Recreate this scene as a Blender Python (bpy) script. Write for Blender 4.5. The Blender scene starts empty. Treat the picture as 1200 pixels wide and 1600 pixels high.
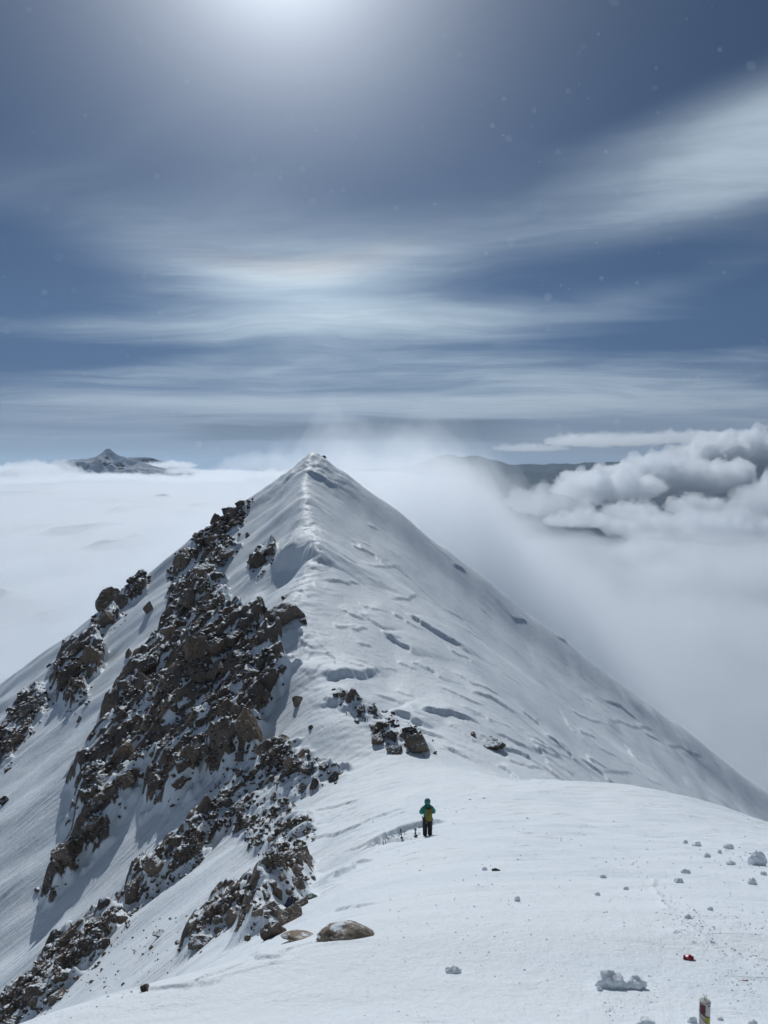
import bpy, bmesh, math, random
import numpy as np
from mathutils import Vector, Matrix, noise as mnoise

scene = bpy.context.scene
COL = scene.collection
R = math.radians

# ----------------------------------------------------------------- camera
F = 1142.0                      # focal length in pixels of the 1200x1600 photograph
PITCH = R(-3.4)
cp, sp = math.cos(PITCH), math.sin(PITCH)
cam_d = bpy.data.cameras.new('camera')
cam = bpy.data.objects.new('camera', cam_d)
COL.objects.link(cam)
cam.rotation_euler = (R(90) + PITCH, 0, 0)
cam_d.sensor_fit = 'VERTICAL'
cam_d.sensor_height = 36.0
cam_d.lens = 36.0 * F / 1600.0
cam_d.clip_start = 0.05
cam_d.clip_end = 200000
scene.camera = cam


def ray(px, py):
    u, v = (px - 600) / F, (800 - py) / F
    d = np.array([u, cp - v * sp, sp + v * cp])
    return d / np.linalg.norm(d)


def at_depth(px, py, y):
    d = ray(px, py)
    return d * (y / d[1])


def project(P):
    P = np.asarray(P, float)
    f = P[..., 1] * cp + P[..., 2] * sp
    u = P[..., 0] / f
    v = (-P[..., 1] * sp + P[..., 2] * cp) / f
    return 600 + F * u, 800 - F * v


# ----------------------------------------------------------------- noise
def _hash(ix, iy, seed):
    h = (ix.astype(np.int64) * 374761393 + iy.astype(np.int64) * 668265263 + seed * 974711) & 0xFFFFFFFF
    h = ((h ^ (h >> 13)) * 1274126177) & 0xFFFFFFFF
    h = ((h ^ (h >> 16)) * 2246822519) & 0xFFFFFFFF
    return ((h ^ (h >> 15)) & 0xFFFFFF) / float(0xFFFFFF)


def vnoise(x, y, seed=0):
    x = np.asarray(x, float); y = np.asarray(y, float)
    ix, iy = np.floor(x), np.floor(y)
    fx, fy = x - ix, y - iy
    ux = fx * fx * fx * (fx * (fx * 6 - 15) + 10)
    uy = fy * fy * fy * (fy * (fy * 6 - 15) + 10)
    def g(dx, dy):
        a = _hash(ix + dx, iy + dy, seed) * 6.2831853
        return np.cos(a) * (fx - dx) + np.sin(a) * (fy - dy)
    a = g(0, 0) * (1 - ux) + g(1, 0) * ux
    b = g(0, 1) * (1 - ux) + g(1, 1) * ux
    return (a * (1 - uy) + b * uy) * 1.45        # about -1..1


def fbm(x, y, seed=0, octs=4, gain=0.5, lac=2.03):
    s, a = 0, 1.0
    for o in range(octs):
        s = s + a * vnoise(x, y, seed + o * 17)
        x, y, a = x * lac + 3.1, y * lac - 1.7, a * gain
    return s


def ridged(x, y, seed=0, octs=3):
    s, a = 0, 1.0
    for o in range(octs):
        s = s + a * (1 - np.abs(vnoise(x, y, seed + o * 17)) * 1.6)
        x, y, a = x * 2.1 + 1.3, y * 2.1 + 7.7, a * 0.5
    return s / 1.75


def blocks(x, y, seed, tilt=0.6):
    """Field of broken boulders: the highest of the tilted facets round each point."""
    ix, iy = np.floor(x), np.floor(y)
    best = np.full(x.shape, -9.0)
    for dx in (-1, 0, 1):
        for dy in (-1, 0, 1):
            cx, cy = ix + dx, iy + dy
            px = cx + 0.15 + 0.7 * _hash(cx, cy, seed)
            py = cy + 0.15 + 0.7 * _hash(cx, cy, seed + 1)
            rx, ry = x - px, y - py
            h = _hash(cx, cy, seed + 2)
            tx = (_hash(cx, cy, seed + 3) - .5) * 2 * tilt
            ty = (_hash(cx, cy, seed + 4) - .5) * 2 * tilt
            rad = 0.45 + 0.4 * _hash(cx, cy, seed + 5)
            ang = _hash(cx, cy, seed + 6) * 3.14
            ca, sa = np.cos(ang), np.sin(ang)
            d = np.maximum(np.abs(rx * ca + ry * sa), np.abs(-rx * sa + ry * ca) * 1.25)
            v = h * 0.8 + tx * rx + ty * ry - np.maximum(0, d - rad * 0.75) * 5.0
            best = np.maximum(best, v)
    return np.maximum(best, 0.0)


def smooth(a, b, x):
    t = np.clip((x - a) / (b - a), 0, 1)
    return t * t * (3 - 2 * t)


def pchip(xs, ys):
    xs, ys = np.array(xs, float), np.array(ys, float)
    h = np.diff(xs); dl = np.diff(ys) / h
    m = np.zeros_like(ys); m[0], m[-1] = dl[0], dl[-1]
    for i in range(1, len(xs) - 1):
        if dl[i - 1] * dl[i] > 0:
            w1, w2 = 2 * h[i] + h[i - 1], h[i] + 2 * h[i - 1]
            m[i] = (w1 + w2) / (w1 / dl[i - 1] + w2 / dl[i])
    def f(x):
        x = np.asarray(x, float)
        i = np.clip(np.searchsorted(xs, x) - 1, 0, len(xs) - 2)
        hh = h[i]; t = (x - xs[i]) / hh
        r = (ys[i] * (1 + 2 * t) * (1 - t) ** 2 + hh * m[i] * t * (1 - t) ** 2
             + ys[i + 1] * t * t * (3 - 2 * t) + hh * m[i + 1] * t * t * (t - 1))
        lo = ys[0] + m[0] * (x - xs[0]); hi = ys[-1] + m[-1] * (x - xs[-1])
        return np.where(x < xs[0], lo, np.where(x > xs[-1], hi, r))
    return f


# ----------------------------------------------------------------- the ridge
# crest of the ridge from the summit the camera stands on, over the saddle, to the far peak
CREST = [(-60, -2, -22), (-20, -2.0, -5.0), (-6, -1.5, -2.2), (0, -1.5, -1.75), (1.8, -1.4, -1.95), (3.3, -1.75, -2.62)]
for px, py, y in ((418, 1478, 4.6), (470, 1440, 6.0), (530, 1396, 9), (565, 1352, 15), (600, 1306, 27),
                  (590, 1272, 35), (566, 1238, 43), (545, 1196, 50), (520, 1130, 56), (500, 1075, 62), (470, 1010, 71),
                  (455, 955, 80), (478, 905, 92), (492, 868, 103), (482, 830, 117), (478, 790, 132), (476, 750, 150),
                  (488, 708, 170)):
    p = at_depth(px, py, y)
    CREST.append((y, p[0], p[2]))
zp = CREST[-1][2]
CREST += [(176, CREST[-1][1] + .5, zp - 1.6), (200, CREST[-1][1] + 3, zp - 20), (300, 8, zp - 95), (480, 20, zp - 240)]
ca_ = np.array(CREST)
xc_f, zc_f = pchip(ca_[:, 0], ca_[:, 1]), pchip(ca_[:, 0], ca_[:, 2])
sl_f = pchip([-20, 0, 20, 40, 60, 100, 170, 300], [.7, .72, .74, .74, .74, .75, .75, .7])      # left slope
kl_f = pchip([-20, 3, 8, 25, 45, 60, 100, 170], [2, .45, .7, 1.5, 3.5, 1.0, .8, .3])          # roundness of the left edge
s1_f = pchip([-20, 0, 20, 30, 38, 43, 50, 60, 75, 95, 120, 170], [.02, .0, .0, .0, .0, .09, .2, .27, .33, .45, .6, .70])
s2_f = pchip([-20, 0, 30, 40, 60, 100, 170], [.7, .7, .7, .75, .70, .74, .76])
w_f = pchip([-20, 0, 10, 28, 38, 45, 60, 80, 110, 170], [12, 12, 15, 18, 18.5, 14, 17, 20, 14, 12])


def softplus(x, k):
    return k * np.logaddexp(0.0, x / k)


def base_height(x, y):
    x = np.asarray(x, float); y = np.asarray(y, float)
    yc = np.clip(y, -60, 480)
    xc, zc = xc_f(yc), zc_f(yc) - .6 * np.maximum(0, np.abs(y - yc))
    y = np.clip(y, -20, 170)
    d = x - xc
    kl = kl_f(y)
    zl = -sl_f(y) * (softplus(-d, kl) - 0.0)
    s1, s2, w = s1_f(y), s2_f(y), w_f(y)
    dr = softplus(d, kl)
    zr = -(s1 * dr + (s2 - s1) * softplus(dr - w, 3.0))
    return np.maximum(zc + zl + zr + sl_f(y) * kl * 0.69 + s1 * kl * .69, -420)


def cast(px, py, hf=None, tmin=2.0, tmax=420, n=4000):
    """Point where the line of sight of a photo pixel meets the slope."""
    d = ray(px, py)
    t = np.geomspace(tmin, tmax, n)
    z = (hf or base_height)(d[0] * t, d[1] * t)
    below = np.nonzero(d[2] * t < z)[0]
    if not len(below):
        return None
    i = below[0]
    if i == 0:
        return d * t[0]
    a, b = t[i - 1], t[i]
    for _ in range(30):
        m = .5 * (a + b)
        if d[2] * m < float((hf or base_height)(np.array([d[0] * m]), np.array([d[1] * m]))[0]):
            b = m
        else:
            a = m
    return d * b
# rock bands and wind-cut ledges: outlined once on the slope, then kept as plan-view outlines in metres
def on_slope(pts):
    out = []
    for px, py in pts:
        p = cast(px, py)
        if p is not None:
            out.append((p[0], p[1]))
    return np.array(out)


# outline, height of the rib it stands on, softness in metres, density of rock, size of the blocks
BANDS = [
    ([(340, 785), (362, 776), (385, 780), (378, 800), (368, 830), (350, 845), (330, 850), (305, 850), (300, 828)], 1.0, 1.5, 0.6, 1.0),
    ([(275, 850), (300, 830), (318, 850), (300, 880), (270, 895)], 1.6, 1.2, 0.9, 1.5),
    ([(300, 900), (330, 870), (360, 850), (370, 858), (345, 885), (335, 905), (345, 925), (320, 945), (285, 955), (265, 925)], 1.2, 1.2, 0.65, 1.3),
    ([(275, 955), (320, 945), (345, 940), (350, 960), (400, 985), (430, 1030), (438, 1060), (420, 1085), (405, 1120), (395, 1160),
      (400, 1180), (360, 1190), (330, 1210), (310, 1200), (285, 1230), (265, 1250), (240, 1235),
      (235, 1200), (215, 1215), (190, 1250), (165, 1300), (150, 1310), (135, 1290), (125, 1250), (130, 1190), (150, 1160), (180, 1110),
      (200, 1065), (235, 1030), (250, 990)], 2.0, 2.0, 0.66, 1.2),
    ([(145, 1285), (112, 1310), (95, 1330), (65, 1395), (85, 1390), (105, 1362), (120, 1338), (145, 1310)], 1.5, 1.0, 0.75, .9),
    ([(150, 895), (175, 892), (195, 893), (230, 862), (255, 845), (255, 855), (225, 885), (200, 900), (175, 912), (155, 930)], 1.2, 1.2, 0.65, 1.2),
    ([(190, 922), (205, 905), (225, 905), (225, 920), (205, 937), (190, 932)], 1.2, .8, 0.8, 1.2),
    ([(160, 960), (175, 950), (188, 965), (165, 985), (150, 985)], 1.0, .8, 0.7, 1.0),
    ([(80, 1050), (100, 1025), (125, 1010), (150, 998), (162, 1030), (145, 1060), (125, 1075), (132, 1100), (115, 1112), (100, 1090), (90, 1075)], 1.8, 1.2, 0.75, 1.2),
    ([(35, 1090), (60, 1080), (75, 1095), (60, 1120), (45, 1140), (20, 1170), (10, 1195), (0, 1205), (-15, 1160), (15, 1120)], 1.2, 1.2, 0.6, 1.0),
    ([(330, 1250), (380, 1190), (440, 1160), (470, 1208), (515, 1200), (530, 1208), (510, 1222), (480, 1230), (440, 1260), (400, 1275), (380, 1290), (330, 1290)], .5, 1.5, 0.2, .75),
    ([(395, 1290), (430, 1270), (478, 1284), (482, 1308), (450, 1325), (440, 1345), (415, 1340), (390, 1310)], .4, 1.0, 0.2, .55),
    ([(188, 1402), (215, 1370), (260, 1330), (300, 1290), (330, 1280), (322, 1310), (310, 1340), (270, 1370), (240, 1390), (220, 1410)], 1.4, 1.0, 0.66, .8),
    ([(0, 1560), (40, 1530), (80, 1480), (120, 1450), (180, 1420), (200, 1430), (190, 1450), (150, 1500), (110, 1520), (100, 1550), (70, 1575), (40, 1590), (0, 1597)], .9, 1.0, 0.6, .7),
    ([(395, 1462), (385, 1435), (345, 1455), (300, 1490), (287, 1480), (320, 1430), (345, 1405), (400, 1382), (440, 1348), (468, 1335), (478, 1352), (476, 1385), (470, 1400), (440, 1430)], .5, .5, 0.6, .45),
    ([(525, 1085), (560, 1100), (580, 1110), (640, 1140), (668, 1160), (668, 1178), (640, 1170), (600, 1155), (575, 1130)], .3, .8, 0.35, .6),
    ([(390, 890), (405, 865), (428, 852), (427, 865), (397, 893)], 1.0, .8, 0.9, 1.0),
]
# a ledge: line, height of the scarp that faces the saddle, how far the drift behind it reaches
LEDGES = [
    ([(632, 962), (655, 978), (680, 995), (708, 1012), (732, 1030)], .75, 5), ([(598, 995), (622, 1008), (648, 1028)], .5, 3),
    ([(496, 1050), (520, 1058), (545, 1061), (575, 1056), (600, 1046)], .8, 4), ([(605, 1108), (625, 1118), (640, 1126), (672, 1140)], .6, 3),
    ([(655, 1113), (680, 1117), (705, 1122), (750, 1138)], .5, 2.5), ([(735, 1088), (760, 1096), (780, 1105), (800, 1120)], .35, 2),
    ([(612, 937), (640, 940), (664, 940)], .35, 2), ([(800, 966), (825, 968), (852, 976)], .55, 3), ([(870, 995), (890, 1008)], .5, 3),
    ([(776, 1174), (800, 1178), (832, 1188)], .35, 2), ([(945, 1098), (970, 1104), (1000, 1130)], .5, 3), ([(1010, 1150), (1035, 1165)], .5, 3),
    ([(680, 1075), (720, 1095), (760, 1112)], .25, 1.5), ([(560, 1010), (580, 1012)], .25, 1.5), ([(700, 1050), (740, 1078), (790, 1098)], .25, 1.5),
    ([(770, 1195), (800, 1210), (840, 1222)], .3, 2), ([(690, 955), (720, 968), (735, 985)], .25, 2), ([(545, 985), (560, 990), (575, 985)], .3, 1.5),
    ([(505, 905), (540, 912), (565, 910)], .3, 2), ([(530, 870), (550, 880), (560, 884)], .3, 2), ([(710, 885), (728, 893)], .6, 3),
    ([(850, 1150), (880, 1170), (905, 1192)], .4, 2), ([(905, 1180), (940, 1205), (960, 1222)], .4, 2), ([(480, 745), (505, 750), (515, 762)], .8, 4),
    ([(424, 892), (446, 876), (474, 868), (499, 884)], 2.8, 7), ([(445, 985), (470, 1000), (490, 1010)], .3, 2),
    ([(563, 1329), (585, 1322), (600, 1313), (625, 1303), (650, 1296), (680, 1288), (705, 1278)], .36, 1.6),
    ([(523, 1374), (540, 1364), (560, 1352), (590, 1341)], .22, 1.2), ([(520, 1422), (535, 1424), (548, 1423)], .05, .5),
    ([(470, 1320), (540, 1300), (600, 1275), (640, 1262)], .16, 1.2), ([(455, 1290), (520, 1265), (570, 1248)], .16, 1.2),
    ([(380, 1498), (410, 1502), (440, 1498)], .03, .4), ([(285, 1548), (300, 1541), (315, 1545)], .03, .4),
]
_r = random.Random(5)
for _k in range(95):                        # thin cracks and edges of wind slab all over the right flank
    _t, _s = _r.random(), _r.random() ** .8
    _x, _y = 505 + 560 * _t + 60 * (_r.random() - .5), 760 + 415 * _t + (1180 - 760 - 300 * _t) * _s * .95
    _a, _n, _st = R(_r.uniform(15, 44)), _r.randint(3, 6), _r.uniform(8, 17)
    _p = []
    for _i in range(_n):
        _p.append((_x, _y)); _b = _a + _r.gauss(0, .2)
        _x += _st * math.cos(_b); _y += _st * math.sin(_b)
    _h, _d = _r.uniform(.10, .34), _r.uniform(1.0, 2.6)
    if all((lambda c: c is not None and c[1] > 54)(cast(*q)) for q in _p):
        LEDGES.append((_p, _h, _d))
BAND_W = [b for b in ((on_slope(b[0]),) + b[1:] for b in BANDS) if len(b[0]) > 2]
LEDGE_W = [l for l in ((on_slope(l[0]),) + l[1:] for l in LEDGES)
           if len(l[0]) > 1 and np.hypot(*np.diff(l[0], axis=0).T).max() < 16]
TRACK_W = [t for t in (on_slope(p) for p in ([(1020, 1372), (1024, 1395), (1045, 1422)], [(1068, 1442), (1090, 1458), (1114, 1474)], [(1150, 1492), (1175, 1506), (1200, 1522)], [(1040, 1446), (1062, 1460), (1086, 1474)])) if len(t) > 1]
HOLLOW = cast(452, 890)           # wind scoop below the crest


def seg_dist(x, y, ax, ay, bx, by):
    dx, dy = bx - ax, by - ay
    L2 = dx * dx + dy * dy + 1e-9
    t = np.clip(((x - ax) * dx + (y - ay) * dy) / L2, 0, 1)
    return np.hypot(x - ax - t * dx, y - ay - t * dy), t


def poly_sd(x, y, poly):
    """Signed distance to an outline, positive inside."""
    n = len(poly)
    d = np.full(x.shape, 1e9)
    inside = np.zeros(x.shape, bool)
    for i in range(n):
        ax, ay = poly[i]; bx, by = poly[(i + 1) % n]
        d = np.minimum(d, seg_dist(x, y, ax, ay, bx, by)[0])
        c = ((ay > y) != (by > y)) & (x < (bx - ax) * (y - ay) / (by - ay + 1e-12) + ax)
        inside ^= c
    return np.where(inside, d, -d)


def scarps(u, v, seed, present=.6):
    """Short wind-cut edges: each rises sharply at its line and drifts away behind it, tapering at the ends."""
    iu, iv = np.floor(u), np.floor(v)
    tot = np.zeros(u.shape)
    wob = .10 * fbm(u * 2.3, v * 1.1, seed + 9, 3)
    for du in (-1, 0, 1):
        for dv in (-1, 0, 1):
            cu, cv = iu + du, iv + dv
            h = _hash(cu, cv, seed)
            ru = u - (cu + .2 + .6 * _hash(cu, cv, seed + 1))
            rv = v - (cv + .2 + .6 * _hash(cu, cv, seed + 2)) + wob
            k = (_hash(cu, cv, seed + 3) - .5) * 1.1
            L = .30 + .55 * _hash(cu, cv, seed + 4)
            rv = rv + k * ru + .35 * (_hash(cu, cv, seed + 5) - .5) * ru * ru / L
            win = np.clip(1 - (ru / L) ** 2, 0, 1)
            amp = np.where(h < present, (h / present) ** 1.6, 0)
            tot = tot + amp * win * np.where(rv > 0, np.exp(-rv / .35), 0) * smooth(0, .05, rv)
    return tot


def terrain(x, y, rocky=True):
    """Height of the snow and rock surface, and how rocky it is (0..1)."""
    shp = np.shape(x)
    x = np.atleast_1d(np.asarray(x, float)).ravel(); y = np.atleast_1d(np.asarray(y, float)).ravel()
    z = base_height(x, y)
    r = np.hypot(x, y)
    xc = xc_f(np.clip(y, -60, 480))
    d = x - xc
    left = smooth(0.5, 6, -d)
    right = smooth(0.5, 8, d) * smooth(40, 52, y + 0.25 * d)
    fore = 1 - np.maximum(left, right)
    far = smooth(8, 60, r)
    # broad swells
    z = z + far * smooth(40, 70, y) * (.9 * (1 - right) * fbm(x / 17, y / 17, 11, 3) + .7 * right * fbm(x / 19, y / 60, 11, 3)) + 0.10 * smooth(3, 20, r) * ((1 - right) * fbm(x / 5.0, y / 5.0, 12, 3) + right * fbm(x / 5.0, y / 18.0, 12, 3))
    z = z + left * smooth(15, 50, r) * (1.3 * vnoise(x / 60 + .3, y / 11, 15) + .5 * vnoise(x / 30, y / 4.5, 16))
    z = z + right * (0.40 * vnoise(x / 40 + 4.3, y / 50, 18) + 0.16 * fbm(x / 8, y / 30, 19, 3))
    # far right shoulder is lumpy along the sky
    sh = smooth(45, 60, d) * smooth(70, 90, y)
    z = z + sh * (.75 * np.maximum(0, fbm(x / 11, y / 24, 77, 3)) + .16 * np.maximum(0, fbm(x / 5, y / 12, 78, 3)))
    # crest line: little rolls of wind-packed snow
    cr = np.exp(-(d / 2.2) ** 2) * smooth(46, 60, y)
    crs = np.exp(-np.abs(d + .8 * vnoise(y / 7, y * 0 + 1.7, 24)) / 1.5) * smooth(46, 60, y)
    sawc = (y / 3.3 + 1.1 * vnoise(x / 2, y / 6, 25) + .12 * d) % 1.0
    z = z + cr * 0.30 * vnoise(y / 4.1, x * 0 + 3.3, 22) + crs * smooth(52, 75, y) * (.24 * (1 - sawc) * smooth(0, .10, sawc) + .10 * fbm(x / .9, y / .9, 23, 3))
    z = z + smooth(140, 165, y) * smooth(14, 3, np.abs(d)) * (.5 * fbm(x / 3.1, y / 4.0, 26, 4))
    # the scoop
    hx, hy = x - HOLLOW[0], y - HOLLOW[1]
    sc = np.exp(-((hx + .6) / np.where(hx > -.6, 2.6, 4.0)) ** 4 - (hy / np.where(hy > 0, 4.5, 6.5)) ** 2)
    z = z - 1.8 * sc
    # wind-cut streaks down the faces
    st = ridged((x + .25 * y) / 14, (y - .30 * x) / 1.3, 31, 3)
    st2 = vnoise((x + .25 * y) / 5, (y - .30 * x) / 0.45, 33)
    patch = smooth(-.25, .5, fbm(x / 16, y / 34, 35, 3))
    ql = fbm((x + .25 * y) / 8, (y - .30 * x) / .95, 37, 3, .45)
    sawl = (ql * 1.8) % 1.0
    z = z + left * far * (0.07 * st * patch + 0.04 * st2 + .07 * patch * (1 - sawl) * smooth(0, .08, sawl))
    tr = ridged((x - .5 * y) / 15, (y + .55 * x) / 1.7, 41, 3)
    q = fbm((x - .4 * y) / 6.5, (y + .5 * x) / .85, 43, 3, .45)
    saw = (q * 1.9) % 1.0
    q2 = fbm((x + .1 * y) / 5.5, (y + .35 * x) / 1.25, 45, 3)
    saw2 = (q2 * 1.6 + .2 * x) % 1.0
    z = z + right * (0.015 * tr + 0.03 * patch * (1 - saw) * smooth(0, .07, saw) + .045 * (1 - patch * .6) * (1 - saw2) * smooth(0, .12, saw2)
                     + .015 * vnoise((x - .4 * y) / 3.2, (y + .6 * x) / .45, 47))
    mk = np.nonzero(right * smooth(30, 45, y) > .02)[0]
    if len(mk):
        xm, ym = x[mk], y[mk]
        for (L, W, ang, sd_, H) in ((6.0, 2.6, -38, 901, .34), (2.6, 1.1, -25, 911, .17)):
            c_, s_ = math.cos(R(ang)), math.sin(R(ang))
            wx, wy = xm + .6 * vnoise(xm / 6, ym / 6, sd_ + 50), ym + .9 * vnoise(xm / 7, ym / 7, sd_ + 51)
            z[mk] += right[mk] * H * (.35 + .65 * patch[mk]) * scarps((wx * c_ + wy * s_) / L, (-wx * s_ + wy * c_) / W, sd_, .3)
    mk = np.nonzero(left * far > .02)[0]
    if len(mk):
        xm, ym = x[mk], y[mk]
        for (L, W, ang, sd_, H) in ((5.0, 1.5, 14, 931, .22), (2.2, .75, 18, 941, .10)):
            c_, s_ = math.cos(R(ang)), math.sin(R(ang))
            z[mk] += left[mk] * far[mk] * H * (.3 + .7 * patch[mk]) * scarps((xm * c_ + ym * s_) / L, (-xm * s_ + ym * c_) / W, sd_, .5)
    mk = np.nonzero((fore * smooth(2, 3.5, r) > .02) & (y > 0))[0]
    if len(mk):
        xm, ym = x[mk], y[mk]
        pf = smooth(-.15, .5, fbm(xm / 2.2, ym / 2.8, 957, 3))
        for (L, W, ang, sd_, H) in ((.55, .30, 6, 951, .016), (1.6, .9, 12, 961, .032), (.22, .13, -4, 971, .008)):
            c_, s_ = math.cos(R(ang)), math.sin(R(ang))
            z[mk] += fore[mk] * np.clip(r[mk] / 8, .6, 2.5) * H * (.15 + .85 * pf) * scarps((xm * c_ + ym * s_) / L, (-xm * s_ + ym * c_) / W, sd_, .4)
    # crust, small drifts and dashes on the near dome
    near = fore * smooth(1.2, 3, r)
    w = np.clip(r / 9, .4, 4)
    c1 = vnoise(x / (1.7 * .9), y / .62, 51)
    c2 = fbm((x + .3 * y) / .75, y / .34, 53, 3)
    pt = smooth(-.1, .55, fbm(x / 2.9, y / 3.7, 55, 3))
    z = z + near * (0.022 * np.clip(r / 5, .6, 2.2) * c1 + pt * 0.016 * np.clip(r / 5, .5, 3.2) * np.maximum(c2 - .15, -.1))
    sad = fore * smooth(24, 34, y) * smooth(10, 2, np.abs(d))
    z = z + sad * 0.07 * ridged((x + .9 * y) / 8, (y - .8 * x) / .9, 57, 3)
    # raised edges of an old ski or boot track, hardened by the wind
    for poly in TRACK_W:
        lo, hi = poly.min(0) - .5, poly.max(0) + .5
        m = np.nonzero((x > lo[0]) & (x < hi[0]) & (y > lo[1]) & (y < hi[1]))[0]
        for i in range(len(poly) - 1):
            dd, t = seg_dist(x[m] + .02 * vnoise(x[m] * 3, y[m] * 3, 66), y[m], *poly[i], *poly[i + 1])
            z[m] += .016 * np.exp(-(dd / .022) ** 2) * (.4 + .6 * smooth(-.3, .3, vnoise(x[m] * 4, y[m] * 4, 65)))
    # ledges
    for poly, H, Lr in LEDGE_W:
        lo, hi = poly.min(0) - 3 * Lr - 1, poly.max(0) + 3 * Lr + 1
        m = np.nonzero((x > lo[0]) & (x < hi[0]) & (y > lo[1]) & (y < hi[1]))[0]
        if not len(m):
            continue
        xx, yy = x[m] + .16 * Lr * fbm(x[m] / Lr * 1.6, y[m] / Lr * 1.6, 61, 3, .35), y[m] + .16 * Lr * fbm(x[m] / Lr * 1.6 + 9, y[m] / Lr * 1.6, 62, 3, .35)
        n = len(poly) - 1
        best = np.full(xx.shape, 1e9); sd = np.zeros(xx.shape); tt = np.zeros(xx.shape)
        for i in range(n):
            (ax, ay), (bx, by) = poly[i], poly[i + 1]
            dd, t = seg_dist(xx, yy, ax, ay, bx, by)
            s = (bx - ax) * (yy - ay) - (by - ay) * (xx - ax)      # left of a line running to +x: the far side
            u = dd < best
            best = np.where(u, dd, best); sd = np.where(u, np.sign(s) * dd, sd); tt = np.where(u, (i + t) / n, tt)
        taper = np.clip(4 * tt * (1 - tt) * 1.6, 0, 1)
        wd = .30 * H + .02
        H = H * .8
        up = smooth(-wd, wd, sd + .5 * wd * vnoise(x[m] / wd / 3, y[m] / wd / 3, 63))
        z[m] += H * taper * (up * np.exp(-np.maximum(sd, 0) / Lr) - (1 - up) * .08 * np.exp(np.minimum(sd, 0) / (.5 * Lr)))
    # rock
    rock = np.zeros(x.shape)
    if rocky:
        for poly, A, soft, dens, size in BAND_W:
            lo, hi = poly.min(0) - 4, poly.max(0) + 4
            m = np.nonzero((x > lo[0]) & (x < hi[0]) & (y > lo[1]) & (y < hi[1]))[0]
            if not len(m):
                continue
            xx, yy = x[m], y[m]
            sd = poly_sd(xx + .7 * soft * fbm(xx / 2.2, yy / 2.2, 71, 3), yy + .7 * soft * fbm(xx / 2.2, yy / 2.2, 72, 3), poly)
            msk = smooth(-.8 * soft, .5 * soft, sd)
            k = np.nonzero(msk > 0)[0]
            if not len(k):
                continue
            m, xx, yy, msk = m[k], xx[k], yy[k], msk[k]
            # sheared so that blocks stand along the dip of the strata, not square to the axes
            ux, uy = (xx * .86 + yy * .5), (-xx * .5 + yy * .86)
            b1 = blocks(ux / (3.4 * size), uy / (2.4 * size), 101, .35)
            b2 = blocks(ux / (1.35 * size), uy / (.95 * size), 113, .4)
            b3 = blocks(xx / (.6 * size), yy / (.45 * size), 127, .5)
            g = smooth(.62 - dens * .40, .80 - dens * .40, .5 + .5 * fbm((xx + .25 * yy) / 4.2, (yy - .3 * xx) / 1.5, 131, 4))
            body = size * (1.25 * b1 * smooth(.2, .7, msk) + .50 * b2 + .14 * b3)
            lump = A * msk * (1 + .5 * fbm(xx / 6, yy / 4, 133, 3))
            z[m] += lump + msk * (.35 + .65 * g) * body
            occ = np.clip(b1 * 1.4 + b2 * 1.2 + b3 * .9, 0, 1.5)
            rk = smooth(.34, .62, msk * (.10 + .90 * g) * (0.25 + occ))
            rock[m] = np.maximum(rock[m], rk)
    return z.reshape(shp), rock.reshape(shp)


def height(x, y):
    return float(terrain(np.array([x]), np.array([y]))[0][0])


def cast_full(px, py):
    return cast(px, py, lambda a, b: terrain(a, b)[0], n=1500)


# ----------------------------------------------------------------- materials
def new_mat(name):
    m = bpy.data.materials.new(name)
    m.use_nodes = True
    nt = m.node_tree
    for n in list(nt.nodes):
        nt.nodes.remove(n)
    return m, nt


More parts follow.
